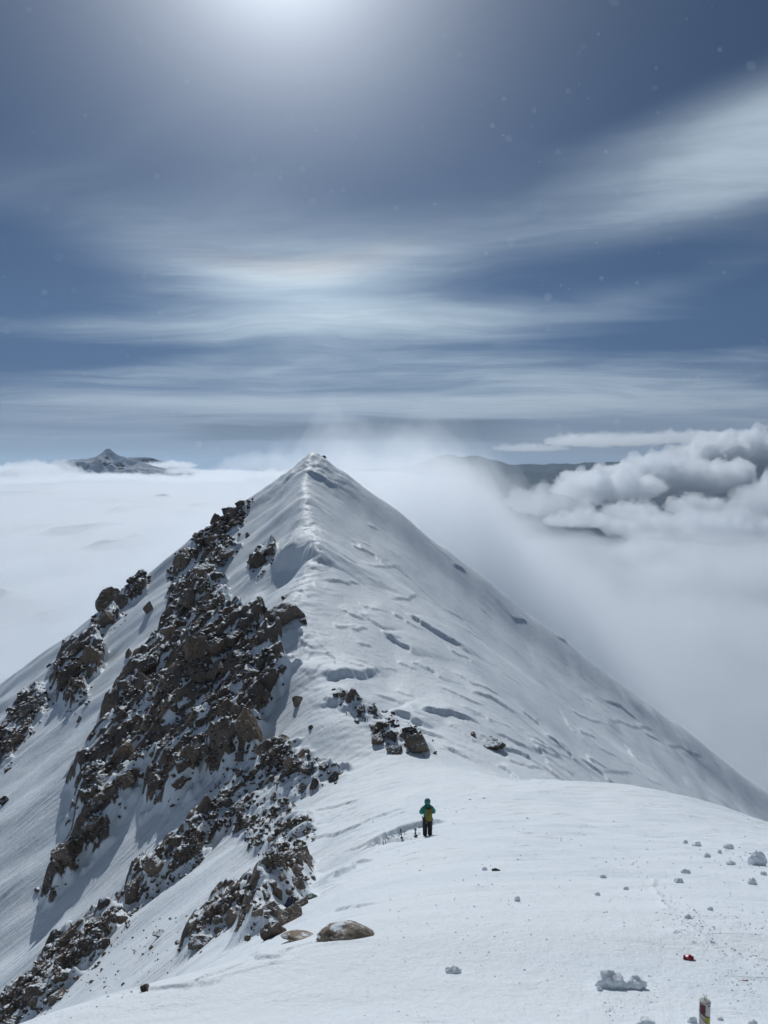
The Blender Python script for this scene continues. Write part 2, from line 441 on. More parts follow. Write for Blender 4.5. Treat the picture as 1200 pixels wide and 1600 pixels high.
class G:
    """Small helper to wire node graphs."""
    def __init__(self, nt):
        self.nt = nt

    def n(self, t, **kw):
        nd = self.nt.nodes.new(t)
        for k, v in kw.items():
            if k.startswith('i_'):
                nd.inputs[k[2:].replace('_', ' ')].default_value = v
            else:
                setattr(nd, k, v)
        return nd

    def l(self, a, b):
        self.nt.links.new(a, b)

    def val(self, sock, v):
        if isinstance(v, (int, float)):
            sock.default_value = v
        elif isinstance(v, (tuple, list)):
            sock.default_value = v
        else:
            self.l(v, sock)

    def math(self, op, a, b=0.0, c=None, clamp=False):
        nd = self.nt.nodes.new('ShaderNodeMath'); nd.operation = op; nd.use_clamp = clamp
        self.val(nd.inputs[0], a); self.val(nd.inputs[1], b)
        if c is not None:
            self.val(nd.inputs[2], c)
        return nd.outputs[0]

    def vm(self, op, a, b=(0, 0, 0), scale=None):
        nd = self.nt.nodes.new('ShaderNodeVectorMath'); nd.operation = op
        self.val(nd.inputs[0], a); self.val(nd.inputs[1], b)
        if scale is not None:
            self.val(nd.inputs['Scale'], scale)
        return nd.outputs['Value'] if op in ('DOT_PRODUCT', 'LENGTH', 'DISTANCE') else nd.outputs[0]

    def ramp(self, v, a, b, lo=0.0, hi=1.0, kind='SMOOTHSTEP'):
        nd = self.nt.nodes.new('ShaderNodeMapRange'); nd.interpolation_type = kind
        self.val(nd.inputs['Value'], v)
        nd.inputs['From Min'].default_value = a; nd.inputs['From Max'].default_value = b
        nd.inputs['To Min'].default_value = lo; nd.inputs['To Max'].default_value = hi
        return nd.outputs[0]

    def noise(self, vec, scale, detail=3.0, rough=.5, dist=0.0, dims='3D'):
        nd = self.nt.nodes.new('ShaderNodeTexNoise'); nd.noise_dimensions = dims
        if vec is not None:
            self.l(vec, nd.inputs['Vector'])
        nd.inputs['Scale'].default_value = scale; nd.inputs['Detail'].default_value = detail
        nd.inputs['Roughness'].default_value = rough; nd.inputs['Distortion'].default_value = dist
        return nd.outputs['Fac']

    def mixc(self, f, a, b, blend='MIX'):
        nd = self.nt.nodes.new('ShaderNodeMix'); nd.data_type = 'RGBA'; nd.blend_type = blend
        self.val(nd.inputs[0], f)
        for s, v in ((nd.inputs[6], a), (nd.inputs[7], b)):
            if isinstance(v, (tuple, list)):
                s.default_value = tuple(v) + ((1,) if len(v) == 3 else ())
            else:
                self.l(v, s)
        return nd.outputs[2]


def tag(o, label=None, cat=None, group=None, kind=None):
    if label: o['label'] = label
    if cat: o['category'] = cat
    if group: o['group'] = group
    if kind: o['kind'] = kind
    return o



SNOW = (0.84, 0.885, 0.915)


def rock_colour(g, pos, scale=1.0):
    n1 = g.noise(pos, .5 * scale, 4, .6)
    n2 = g.noise(pos, 3.0 * scale, 5, .65)
    n3 = g.noise(pos, 14 * scale, 3, .6)
    c = g.mixc(g.ramp(n1, .38, .62), (.14, .115, .095), (.27, .205, .15))
    c = g.mixc(g.ramp(n2, .45, .70, 0, .8), c, (.085, .085, .09))
    c = g.mixc(g.ramp(n2, .30, .46, .6, 0), c, (.32, .25, .19))
    c = g.mixc(g.ramp(n3, .4, .75, 0, .45), c, (.36, .32, .28))
    return c


def terrain_material():
    m, nt = new_mat('wind_packed_snow_and_rock')
    g = G(nt)
    geo = g.n('ShaderNodeNewGeometry')
    pos, nor = geo.outputs['Position'], geo.outputs['Normal']
    at = g.n('ShaderNodeAttribute', attribute_name='rock').outputs['Fac']
    sepn = g.n('ShaderNodeSeparateXYZ'); g.l(nor, sepn.inputs[0])
    up = sepn.outputs['Z']
    # snow lies on the flatter tops of the rock
    sn = g.noise(pos, 1.6, 5, .65)
    cap = g.ramp(g.math('ADD', up, g.math('MULTIPLY', g.math('SUBTRACT', sn, .5), .8)), .74, .90)
    rk = g.math('MULTIPLY', at, g.math('SUBTRACT', 1.0, g.math('MULTIPLY', cap, .85)))
    spk = g.ramp(g.noise(pos, 2.6, 5, .7), .60, .66)
    rk = g.math('MULTIPLY', rk, g.math('SUBTRACT', 1.0, g.math('MULTIPLY', spk, .55)))
    rk = g.ramp(rk, .30, .62)
    # wind crust: slightly greyer old crust and cleaner new drift
    cr = g.noise(pos, .35, 5, .6)
    snow = g.mixc(g.ramp(cr, .4, .65), SNOW, (.78, .835, .875))
    bs = g.n('ShaderNodeBsdfPrincipled')
    g.l(g.ramp(rk, 0, 1, .62, .85), bs.inputs['Roughness'])
    bs.inputs['Specular IOR Level'].default_value = .25
    # grain of the crust
    mp = g.n('ShaderNodeMapping'); mp.inputs['Scale'].default_value = (1.3, .7, 1.3); mp.inputs['Rotation'].default_value = (0, 0, .25)
    g.l(pos, mp.inputs['Vector'])
    b1 = g.noise(mp.outputs[0], 2.2, 8, .68)
    b2 = g.noise(pos, 26, 4, .7)
    hgt = g.math('ADD', g.math('MULTIPLY', b1, .08), g.math('MULTIPLY', b2, .006))
    # streaks the wind has cut down either face
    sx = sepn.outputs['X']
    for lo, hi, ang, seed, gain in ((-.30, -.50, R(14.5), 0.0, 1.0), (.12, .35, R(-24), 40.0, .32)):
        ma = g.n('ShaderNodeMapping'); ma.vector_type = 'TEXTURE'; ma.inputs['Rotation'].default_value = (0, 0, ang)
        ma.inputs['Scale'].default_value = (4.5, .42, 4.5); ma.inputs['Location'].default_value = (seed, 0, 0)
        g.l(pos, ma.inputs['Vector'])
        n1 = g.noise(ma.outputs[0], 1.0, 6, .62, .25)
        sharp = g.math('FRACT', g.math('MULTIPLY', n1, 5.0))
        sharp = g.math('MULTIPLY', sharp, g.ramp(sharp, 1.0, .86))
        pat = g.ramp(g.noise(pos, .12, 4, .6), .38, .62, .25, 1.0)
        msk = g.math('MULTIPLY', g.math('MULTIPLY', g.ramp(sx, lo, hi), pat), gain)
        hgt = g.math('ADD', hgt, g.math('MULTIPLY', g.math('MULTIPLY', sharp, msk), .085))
        line = g.ramp(sharp, .62, .86)                       # greyer crust along the cuts; also paints in their crisp shade lines
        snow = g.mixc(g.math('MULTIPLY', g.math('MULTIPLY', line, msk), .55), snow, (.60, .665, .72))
    # short crusty dashes on the flatter snow
    flat = g.ramp(g.math('ABSOLUTE', sx), .38, .12)
    md = g.n('ShaderNodeMapping'); md.vector_type = 'TEXTURE'; md.inputs['Rotation'].default_value = (0, 0, R(6)); md.inputs['Scale'].default_value = (.55, .16, .3)
    g.l(pos, md.inputs['Vector'])
    dsh = g.noise(md.outputs[0], 1.0, 5, .7, .4)
    dpat = g.ramp(g.noise(pos, .9, 4, .65), .46, .62)
    dl = g.math('MULTIPLY', g.math('MULTIPLY', g.ramp(dsh, .60, .66), dpat), flat)
    snow = g.mixc(g.math('MULTIPLY', dl, .5), snow, (.62, .68, .73))
    hgt = g.math('SUBTRACT', hgt, g.math('MULTIPLY', dl, .012))
    hgt = g.math('ADD', hgt, g.math('MULTIPLY', g.math('MULTIPLY', g.noise(pos, 9, 6, .75), flat), .018))
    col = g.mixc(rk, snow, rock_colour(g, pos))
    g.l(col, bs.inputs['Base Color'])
    hgt = g.math('ADD', hgt, g.math('MULTIPLY', g.math('MULTIPLY', g.noise(pos, 3.5, 6, .7), rk), .35))
    bp = g.n('ShaderNodeBump'); bp.inputs['Strength'].default_value = .8; bp.inputs['Distance'].default_value = 1.0
    g.l(hgt, bp.inputs['Height']); g.l(bp.outputs[0], bs.inputs['Normal'])
    out = g.n('ShaderNodeOutputMaterial'); g.l(bs.outputs[0], out.inputs[0])
    return m


def grid_mesh(name, X, Y, Z, mat, wrap=True, attr=None):
    nr, nc = X.shape
    me = bpy.data.meshes.new(name)
    co = np.stack([X, Y, Z], -1).reshape(-1, 3).astype(np.float32)
    i = np.arange(nr - 1)[:, None] * nc
    j = np.arange(nc if wrap else nc - 1)[None, :]
    j2 = (j + 1) % nc
    q = np.stack([i + j, i + j2, i + nc + j2, i + nc + j], -1).reshape(-1, 4).astype(np.int32)
    me.vertices.add(len(co)); me.vertices.foreach_set('co', co.ravel())
    me.loops.add(q.size); me.loops.foreach_set('vertex_index', q.ravel())
    me.polygons.add(len(q)); me.polygons.foreach_set('loop_start', np.arange(0, q.size, 4, dtype=np.int32))
    me.polygons.foreach_set('use_smooth', np.ones(len(q), bool))
    if attr is not None:
        a = me.attributes.new(attr[0], 'FLOAT', 'POINT'); a.data.foreach_set('value', attr[1].ravel().astype(np.float32))
    me.update(calc_edges=True)
    me.materials.append(mat)
    ob = bpy.data.objects.new(name, me)
    COL.objects.link(ob)
    return ob


Q = 1.0
az = np.concatenate([np.arange(-180, -40, 3), np.arange(-40, -29, .5), np.arange(-29, 29, .1 * Q), np.arange(29, 40, .5), np.arange(40, 180, 3)])
rr = np.concatenate([[0.02, .5, 1.0, 1.5, 2.0], np.geomspace(2.3, 215, int(1500 / Q)), np.geomspace(218, 560, 60)])
A, RR = np.meshgrid(np.radians(az), rr)
# azimuth runs clockwise from +y, so rows wind upward the other way round
TX, TY = -np.sin(A) * -1 * RR, np.cos(A) * RR
TZ, TROCK = terrain(TX, TY)
mat_ground = terrain_material()
ground = grid_mesh('mountain_ridge', TX[:, ::-1], TY[:, ::-1], TZ[:, ::-1], mat_ground, True, ('rock', TROCK[:, ::-1]))
ground['kind'] = 'structure'
# ----------------------------------------------------------------- sun and sky
SUN_AZ, SUN_EL = R(-8.0), R(36.5)     # azimuth from +y towards +x
SUN_D = Vector((math.sin(SUN_AZ) * math.cos(SUN_EL), math.cos(SUN_AZ) * math.cos(SUN_EL), math.sin(SUN_EL)))
sun_d = bpy.data.lights.new('sun', 'SUN')
sun_d.energy = 2.9
sun_d.angle = R(.6)
sun_d.color = (.965, .99, 1.0)
sun_o = bpy.data.objects.new('sun', sun_d)
COL.objects.link(sun_o)
sun_o.rotation_euler = SUN_D.to_track_quat('Z', 'Y').to_euler()

world = bpy.data.worlds.new('World')
scene.world = world
world.use_nodes = True


def build_sky():
    nt = world.node_tree
    g = G(nt)
    bg = nt.nodes['Background']
    ST = .07
    bg.inputs[1].default_value = ST
    d = g.n('ShaderNodeTexCoord').outputs['Generated']
    sep = g.n('ShaderNodeSeparateXYZ'); g.l(d, sep.inputs[0])
    dx, dy, dz = sep.outputs
    sky = g.n('ShaderNodeTexSky'); sky.sky_type = 'NISHITA'; sky.sun_disc = False
    sky.sun_elevation = SUN_EL; sky.sun_rotation = SUN_AZ; sky.altitude = 4800
    sky.air_density = 1.0; sky.dust_density = .3; sky.ozone_density = .55
    cl = g.n('ShaderNodeCombineXYZ'); g.l(dx, cl.inputs[0]); g.l(dy, cl.inputs[1]); g.l(g.math('MAXIMUM', dz, .20), cl.inputs[2])
    g.l(g.vm('NORMALIZE', cl.outputs[0]), sky.inputs[0])
    el = g.math('MULTIPLY', g.math('ARCSINE', dz), 57.2958)
    az = g.math('MULTIPLY', g.math('ARCTAN2', dx, dy), 57.2958)
    base = g.mixc(1.0, sky.outputs[0], (.385, .49, .58), 'MULTIPLY')

    # high cirrus sheet: the direction meets a flat layer overhead
    k = g.math('ADD', g.math('MAXIMUM', dz, 0.0), .07)
    pv = g.n('ShaderNodeCombineXYZ'); g.l(g.math('DIVIDE', dx, k), pv.inputs[0]); g.l(g.math('DIVIDE', dy, k), pv.inputs[1])
    wn = g.n('ShaderNodeTexNoise'); wn.inputs['Scale'].default_value = .42; wn.inputs['Detail'].default_value = 3
    g.l(pv.outputs[0], wn.inputs['Vector'])
    warp = g.vm('SCALE', g.vm('SUBTRACT', wn.outputs['Color'], (.5, .5, .5)), scale=1.5)
    pvw = g.vm('ADD', pv.outputs[0], warp)
    def layer(scale, rot, loc, detail, rough, dist):
        mp = g.n('ShaderNodeMapping'); mp.inputs['Scale'].default_value = scale
        mp.inputs['Rotation'].default_value = (0, 0, rot); mp.inputs['Location'].default_value = loc
        g.l(pvw, mp.inputs['Vector'])
        return g.noise(mp.outputs[0], 1.0, detail, rough, dist)
    wide = layer((.22, .55, 1), R(8), (3.1, 1.2, 0), 5, .55, .6)
    fine = layer((.36, 1.05, 1), R(10), (1.7, 4.4, 0), 8, .58, .25)
    wisp = layer((1.0, 4.2, 1), R(24), (8.7, 2.4, 0), 7, .66, .4)
    n = g.math('ADD', g.math('ADD', g.math('MULTIPLY', wide, .50), g.math('MULTIPLY', fine, .36)), g.math('MULTIPLY', wisp, .14))

    def blob(a0, e0, wa, we, tilt=0.0):
        da = g.math('SUBTRACT', az, a0); de = g.math('SUBTRACT', el, e0)
        de = g.math('SUBTRACT', de, g.math('MULTIPLY', da, tilt))
        q = g.math('ADD', g.math('POWER', g.math('DIVIDE', da, wa), 2.0), g.math('POWER', g.math('DIVIDE', de, we), 2.0))
        return g.math('POWER', 2.71828, g.math('MULTIPLY', q, -1.0))
    def add(*v):
        r = v[0]
        for x in v[1:]:
            r = g.math('ADD', r, x)
        return r
    def mul(a, b):
        return g.math('MULTIPLY', a, b)
    # how much cloud each part of the sky holds
    cover = add(mul(blob(-5, 12.8, 15, 3.2), .44), mul(blob(-12, 10.2, 16, 1.5, .05), .22), mul(blob(27, 21.3, 10, 3.6, .16), .62),
                mul(blob(10, 11.0, 18, 1.6, .08), .15), mul(blob(4, 7.4, 40, 2.1), .38), mul(blob(0, 5.0, 24, .7), .40), mul(blob(0, 3.0, 60, 2.6), .40),
                mul(blob(-14, 17.6, 24, 3.0, -.02), .16), mul(blob(12, 17.0, 20, 2.2, .1), .13), mul(blob(24, 13.6, 12, 1.6, .18), .20),
                mul(blob(-24, 8.0, 9, 1.0, .1), -.18), mul(blob(-27, 14.5, 8, 2.5), -.12), mul(blob(27, 9.5, 9, 1.0, .05), -.20),
                mul(blob(24, 26.5, 20, 2.2, .2), -.1))
    far = g.ramp(el, 30, 60)           # overhead, out of view: cirrus cover added to brighten the fill light
    cover = add(cover, mul(far, .35))
    dens = g.ramp(add(n, mul(cover, .75)), .56, .98)
    dens = mul(dens, g.ramp(n, .25, .55, .65, 1.0))
    veil = mul(g.ramp(add(wide, mul(cover, .9)), .54, 1.02), .50)
    dens = g.math('MAXIMUM', g.math('MULTIPLY', dens, .88), veil)
    fib = layer((2.2, 11.0, 1), R(16), (2.7, 8.4, 0), 6, .7, .35)
    dens = g.math('MINIMUM', mul(dens, g.ramp(fib, .28, .68, .88, 1.10)), .95)

    # angle from the sun: forward scatter, the 22 degree halo
    cs = g.vm('DOT_PRODUCT', d, tuple(SUN_D))
    ang = g.math('MULTIPLY', g.math('ARCCOSINE', g.math('MINIMUM', cs, .99999)), 57.2958)
    aure = g.math('POWER', 2.71828, g.math('DIVIDE', ang, -5.2))
    aure2 = g.math('POWER', 2.71828, g.math('DIVIDE', ang, -15.0))
    inner = g.ramp(ang, 20.8, 22.6); fall = g.math('POWER', 2.71828, g.math('DIVIDE', g.math('MAXIMUM', g.math('SUBTRACT', ang, 22.4), 0.0), -3.4))
    halo = mul(mul(inner, fall), blob(-5.5, 12.6, 9.5, 4.2))
    red = mul(mul(g.ramp(ang, 20.2, 21.6), g.ramp(ang, 23.4, 21.8)), blob(-5.5, 14.5, 7.5, 3))

    ccol = g.mixc(g.ramp(el, 1.0, 9.0), (.42 / ST, .50 / ST, .60 / ST), (.57 / ST, .70 / ST, .81 / ST))
    ccol = g.mixc(g.ramp(el, 12, 30), ccol, (.46 / ST, .56 / ST, .67 / ST))
    col = g.mixc(dens, base, ccol)
    # lens-shaped cloud over the horizon: grey-blue body
    wob = g.math('MULTIPLY', g.math('SUBTRACT', fine, .5), 2.2)
    el2 = g.math('ADD', el, wob)
    lens = mul(mul(g.ramp(el2, 1.9, 2.5), g.ramp(el2, 4.2, 3.3)), mul(g.ramp(az, -18, -12), g.ramp(az, 15, 6)))
    band = mul(g.ramp(add(el, wob), 6.5, 1.0), .62)
    col = g.mixc(band, col, (.30 / ST, .365 / ST, .45 / ST))
    col = g.mixc(mul(lens, .85), col, (.125 / ST, .17 / ST, .24 / ST))
    def glow(c, f, rgb):
        nd = g.n('ShaderNodeVectorMath'); nd.operation = 'SCALE'; nd.inputs[0].default_value = tuple(v / ST for v in rgb); g.l(f, nd.inputs['Scale'])
        return g.vm('ADD', c, nd.outputs[0])
    col = glow(col, aure, (2.2, 2.3, 2.4))
    col = glow(col, aure2, (.075, .105, .14))
    col = glow(col, halo, (.27, .32, .34))
    col = glow(col, red, (.12, .065, .01))
    g.l(col, bg.inputs[0])


build_sky()
vs = scene.view_settings
vs.view_transform = 'Standard'; vs.look = 'None'; vs.exposure = -.27; vs.gamma = 1.0
scene.cycles.use_denoising = True
scene.cycles.denoiser = 'OPENIMAGEDENOISE'
# ----------------------------------------------------------------- clouds, fog, far mountains, haze
def fog_material(name, density, g_=.45, colour=(.95, .975, 1)):
    m, nt = new_mat(name)
    g = G(nt)
    v = g.n('ShaderNodeVolumePrincipled')
    v.inputs['Color'].default_value = tuple(colour) + (1,)
    v.inputs['Density'].default_value = density
    v.inputs['Anisotropy'].default_value = g_
    out = g.n('ShaderNodeOutputMaterial'); g.l(v.outputs[0], out.inputs['Volume'])
    return m


def slab(name, X, Y, Ztop, zbot, mat):
    """Closed body between a lumpy top and a level bottom over a grid."""
    nr, nc = X.shape
    n = nr * nc
    top = np.stack([X, Y, np.maximum(Ztop, zbot + .5)], -1).reshape(-1, 3)
    bot = np.stack([X, Y, np.full_like(X, zbot)], -1).reshape(-1, 3)
    co = np.concatenate([top, bot]).astype(np.float32)
    idx = np.arange(n).reshape(nr, nc)
    a, b, c, d = idx[:-1, :-1], idx[:-1, 1:], idx[1:, 1:], idx[1:, :-1]
    q = [np.stack([a, b, c, d], -1).reshape(-1, 4), np.stack([a, d, c, b], -1).reshape(-1, 4) + n]
    for e in (idx[0, ::-1], idx[-1, :], idx[:, 0], idx[::-1, -1]):
        q.append(np.stack([e[:-1], e[1:], e[1:] + n, e[:-1] + n], -1))
    q = np.concatenate(q).astype(np.int32)
    me = bpy.data.meshes.new(name)
    me.vertices.add(len(co)); me.vertices.foreach_set('co', co.ravel())
    me.loops.add(q.size); me.loops.foreach_set('vertex_index', q.ravel())
    me.polygons.add(len(q)); me.polygons.foreach_set('loop_start', np.arange(0, q.size, 4, dtype=np.int32))
    me.update(calc_edges=True)
    bm = bmesh.new(); bm.from_mesh(me)
    bmesh.ops.recalc_face_normals(bm, faces=bm.faces)
    bm.to_mesh(me); bm.free()
    me.materials.append(mat)
    ob = bpy.data.objects.new(name, me); COL.objects.link(ob)
    return ob


def vfbm(x, y, seed, octs=4):
    return fbm(x, y, seed, octs)


def billow(x, y, seed, octs=4):
    s, a = 0, 1.0
    for o in range(octs):
        s = s + a * (np.abs(vnoise(x, y, seed + 13 * o)) * 2 - .6)
        x, y, a = x * 2.1 + 5.2, y * 2.1 - 3.3, a * .5
    return s


# --- the sea of cloud on the left: a lit white body under a soft foggy top
aa = np.radians(np.concatenate([np.linspace(-150, -8, 130), np.linspace(-7, 6, 40)]))
rs = np.concatenate([[150], np.geomspace(190, 45000, 150)])
A_, R_ = np.meshgrid(aa, rs)
CX, CY = np.sin(A_) * R_, np.cos(A_) * R_
def deck(z0, amp, seed):
    s = np.clip(R_ / 900, .35, 8)
    z = z0 + amp * (1.7 * billow(CX / 170, CY / 300, seed, 5) * smooth(6000, 900, R_) + 3.2 * vfbm(CX / 1900, CY / 1300, seed + 5, 4) * smooth(900, 4500, R_) * (1 - .7 * smooth(5000, 20000, R_)))
    return z - 280 * smooth(R(.2), R(5), A_)
m, nt = new_mat('cloud_body')
g = G(nt); bs = g.n('ShaderNodeBsdfDiffuse'); bs.inputs[0].default_value = (.66, .70, .74, 1)
out = g.n('ShaderNodeOutputMaterial'); g.l(bs.outputs[0], out.inputs[0])
mat_cloud_body = m
sea = slab('cloud_sea', CX, CY, deck(-126, 10, 301), -420, mat_cloud_body)
tag(sea, 'smooth white sea of cloud filling the valley left of the ridge', 'clouds', kind='stuff')
for i, (z0, amp, dn) in enumerate(((-96, 9, .004), (-106, 8, .007), (-114, 7, .012))):
    f = slab('fog', CX, CY, deck(z0, amp, 310 + 7 * i), -430 - i * 3, fog_material('fog_layer', dn))
    tag(f, 'soft misty top of the cloud sea left of the ridge', 'fog', 'mist on the cloud sea', kind='stuff')

# --- bank that streams off the right flank, nested so that its edge thins out
bx = np.linspace(-150, 900, 230); by = np.geomspace(190, 1300, 130)
BX, BY = np.meshgrid(bx, by)
def bank_top(off, seed, rough=1.0):
    u = BX - 0.05 * (BY - 300)
    crest = 15 - 103 * smooth(18, 145, u) - 26 * smooth(-15, -60, BX) - 50 * smooth(-70, -140, BX)
    wall = smooth(190, 250, BY) * smooth(800, 420, BY)
    nb = rough * 16 * billow(BX / 62, BY / 62, seed, 5) + rough * 6 * vfbm(BX / 17, BY / 24, seed + 3, 3)
    t = -92 + (crest + 92) * wall + nb * (.45 + .55 * wall)
    t = t + smooth(120, 350, BX) * (30 * vfbm(BX / 140, BY / 170, 777, 4) + 6)
    edge = smooth(-150, -110, BX) * smooth(900, 720, BX) * smooth(190, 203, BY) * smooth(1300, 1000, BY)
    return -260 + (t - off + 260) * edge
for i, (off, dn) in enumerate(((0, .003), (6, .005), (13, .008), (24, .011), (40, .014))):
    f = slab('cloud_bank', BX, BY, bank_top(off, 401 + 29 * i), -265 - i, fog_material('bank_layer', dn, (.66, .6, .5, .45, .45)[i]))
    tag(f, 'opaque white body added inside the cloud bank to brighten it', 'clouds', 'cloud bank off the right flank', kind='stuff')


bb = slab('cloud_bank', BX, BY, bank_top(62, 599, .3) - 60 * smooth(40, 160, BX), -280, mat_cloud_body)  # opaque reflecting body hidden in the bank, added to make its fog brighter
tag(bb, 'opaque white body added inside the cloud bank to brighten it', 'clouds', 'cloud bank off the right flank', kind='stuff')


def puff(name, px, py, dist, wpx, hpx, seed, dens, label, group, depth=.7, flat=.5):
    d = ray(px, py); c = d * (dist / d[1])
    sx, sz = wpx / F * dist / 2, hpx / F * dist / 2
    bm = bmesh.new()
    bmesh.ops.create_icosphere(bm, subdivisions=6, radius=1)
    off = Vector((seed * 3.7, seed * 1.3, -seed * 2.1))
    asp = wpx / hpx
    fr = min(4.0, max(1.0, asp / 4))
    for v in bm.verts:
        p = v.co
        big = 1 + (.45 if asp < 5 else .9) * (mnoise.noise(Vector((p.x * 2.2 * fr, p.y * 2.2, p.z * .5)) + off) + .5 * mnoise.noise(Vector((p.x * 5 * fr, p.y * 4, 3.3)) + off))
        P = Vector((p.x * sx, p.y * sx * depth, p.z * sz * big * (flat if p.z < 0 else 1)))
        n = Vector((p.x / sx, p.y / (sx * depth), p.z / sz)).normalized()
        q = P / sz + off
        b = 0; a = 1.0; s = .75
        for o in range(5):
            b += a * (abs(mnoise.noise(q * s)) * 2 - .3); a *= .54; s *= 2.15
        if p.z < 0:
            b *= .4
        v.co = P + n * b * sz * .55
    me = bpy.data.meshes.new(name); bm.to_mesh(me); bm.free()
    me.materials.append(fog_material('puff', dens, .62))
    ob = bpy.data.objects.new(name, me); COL.objects.link(ob)
    ob.location = c
    tag(ob, label, 'cloud', group)
    return ob


CUM = 'lumpy white clouds beyond the right flank'
FARC = 'thin far clouds on the right horizon'
for k, (px, py, dist, w_, h_, dn, lab, grp) in enumerate((
        (950, 768, 1500, 170, 56, .036, 'lumpy white cloud just right of the dark blue gap in the cloud', CUM),
        (1060, 755, 1900, 210, 66, .036, 'wide lumpy white cloud in the middle of the bright row on the right', CUM),
        (1160, 722, 2300, 190, 76, .036, 'tallest lumpy white cloud at the right edge, above the horizon', CUM),
        (1030, 825, 1150, 170, 50, .03, 'low grey-white cloud below the bright row of cloud tops', CUM),
        (1150, 830, 1050, 150, 60, .036, 'low lumpy cloud near the right edge under the tall cloud', CUM),
        (862, 790, 1000, 130, 54, .02, 'soft cloud joining the bank beside the dark blue gap', CUM),
        (1230, 800, 1500, 170, 90, .03, 'pale cloud cut by the right edge of the photo', CUM),
        (905, 752, 1700, 74, 30, .04, 'small bright cloud tuft at the left end of the bright row', CUM),
        (1000, 742, 2100, 90, 34, .04, 'small cloud tuft rising behind the bright row', CUM),
        (1105, 712, 2600, 100, 36, .04, 'cloud tuft left of the tall cloud, over the horizon', CUM),
        (985, 800, 1250, 80, 28, .04, 'small grey tuft in the gap under the bright row', CUM),
        (1090, 795, 1350, 96, 34, .04, 'cloud tuft between the bright row and the low lumpy cloud', CUM),
        (1185, 770, 1800, 90, 40, .04, 'bright tuft at the right edge below the tall cloud', CUM),
        (905, 815, 850, 110, 34, .03, 'soft low tuft where the bank meets the gap', CUM),
        (945, 691, 9000, 190, 22, .0028, 'thin white cloud line on the right horizon, the brighter one', FARC),
        (1100, 687, 11000, 240, 18, .0026, 'long thin pale cloud line at the far right horizon', FARC),
        (830, 701, 9500, 120, 14, .0016, 'short faint cloud line over the dark far hills', FARC))):
    puff('cumulus_cloud', px, py, dist, w_, h_, k + 2, dn, lab, grp)

# --- far mountains
def far_range(name, pts, dist, depth, seed, mat, zbase, rough):
    """A mountain whose skyline is given in the photo at a distance; a real massif with faces fore and aft."""
    P = np.array([at_depth(px, py, dist) for px, py in pts])
    xs = np.linspace(P[0, 0], P[-1, 0], 420)
    top = pchip(P[:, 0], P[:, 2])(xs)
    top = top + .022 * (top - zbase) * fbm(xs / depth * 9, xs * 0 + 2.5, seed + 3, 4)
    vs_ = np.linspace(-1, 1, 90)
    X, V = np.meshgrid(xs, vs_)
    T = np.broadcast_to(top, X.shape)
    Hh = np.maximum(T - zbase, 1)
    Yy = dist + V * depth
    prof = 1 - np.abs(V) ** .85
    rd = ridged(X / (depth * .35), Yy / (depth * .5), seed, 5) - .6
    Z = zbase + Hh * prof + rough * Hh * rd * np.minimum(1, np.abs(V) * 3.5) * prof ** .3
    Yy = Yy + depth * .12 * vfbm(X / depth * 2, V, seed + 9, 3)
    ob = grid_mesh(name, X, Yy, Z, mat, False)
    return ob


def far_mat(thr=-.10):
    m, nt = new_mat('far_rock_and_snow')
    g = G(nt)
    geo = g.n('ShaderNodeNewGeometry')
    sepn = g.n('ShaderNodeSeparateXYZ'); g.l(geo.outputs['Normal'], sepn.inputs[0])
    n = g.noise(geo.outputs['Position'], .006, 6, .65)
    f = g.ramp(g.math('ADD', sepn.outputs['Z'], g.math('MULTIPLY', g.math('SUBTRACT', n, .5), 1.5)), .62 + thr, .85 + thr)
    c = g.mixc(f, (.07, .075, .085), (.62, .66, .72))
    bs = g.n('ShaderNodeBsdfDiffuse'); g.l(c, bs.inputs[0])
    out = g.n('ShaderNodeOutputMaterial'); g.l(bs.outputs[0], out.inputs[0])
    return m


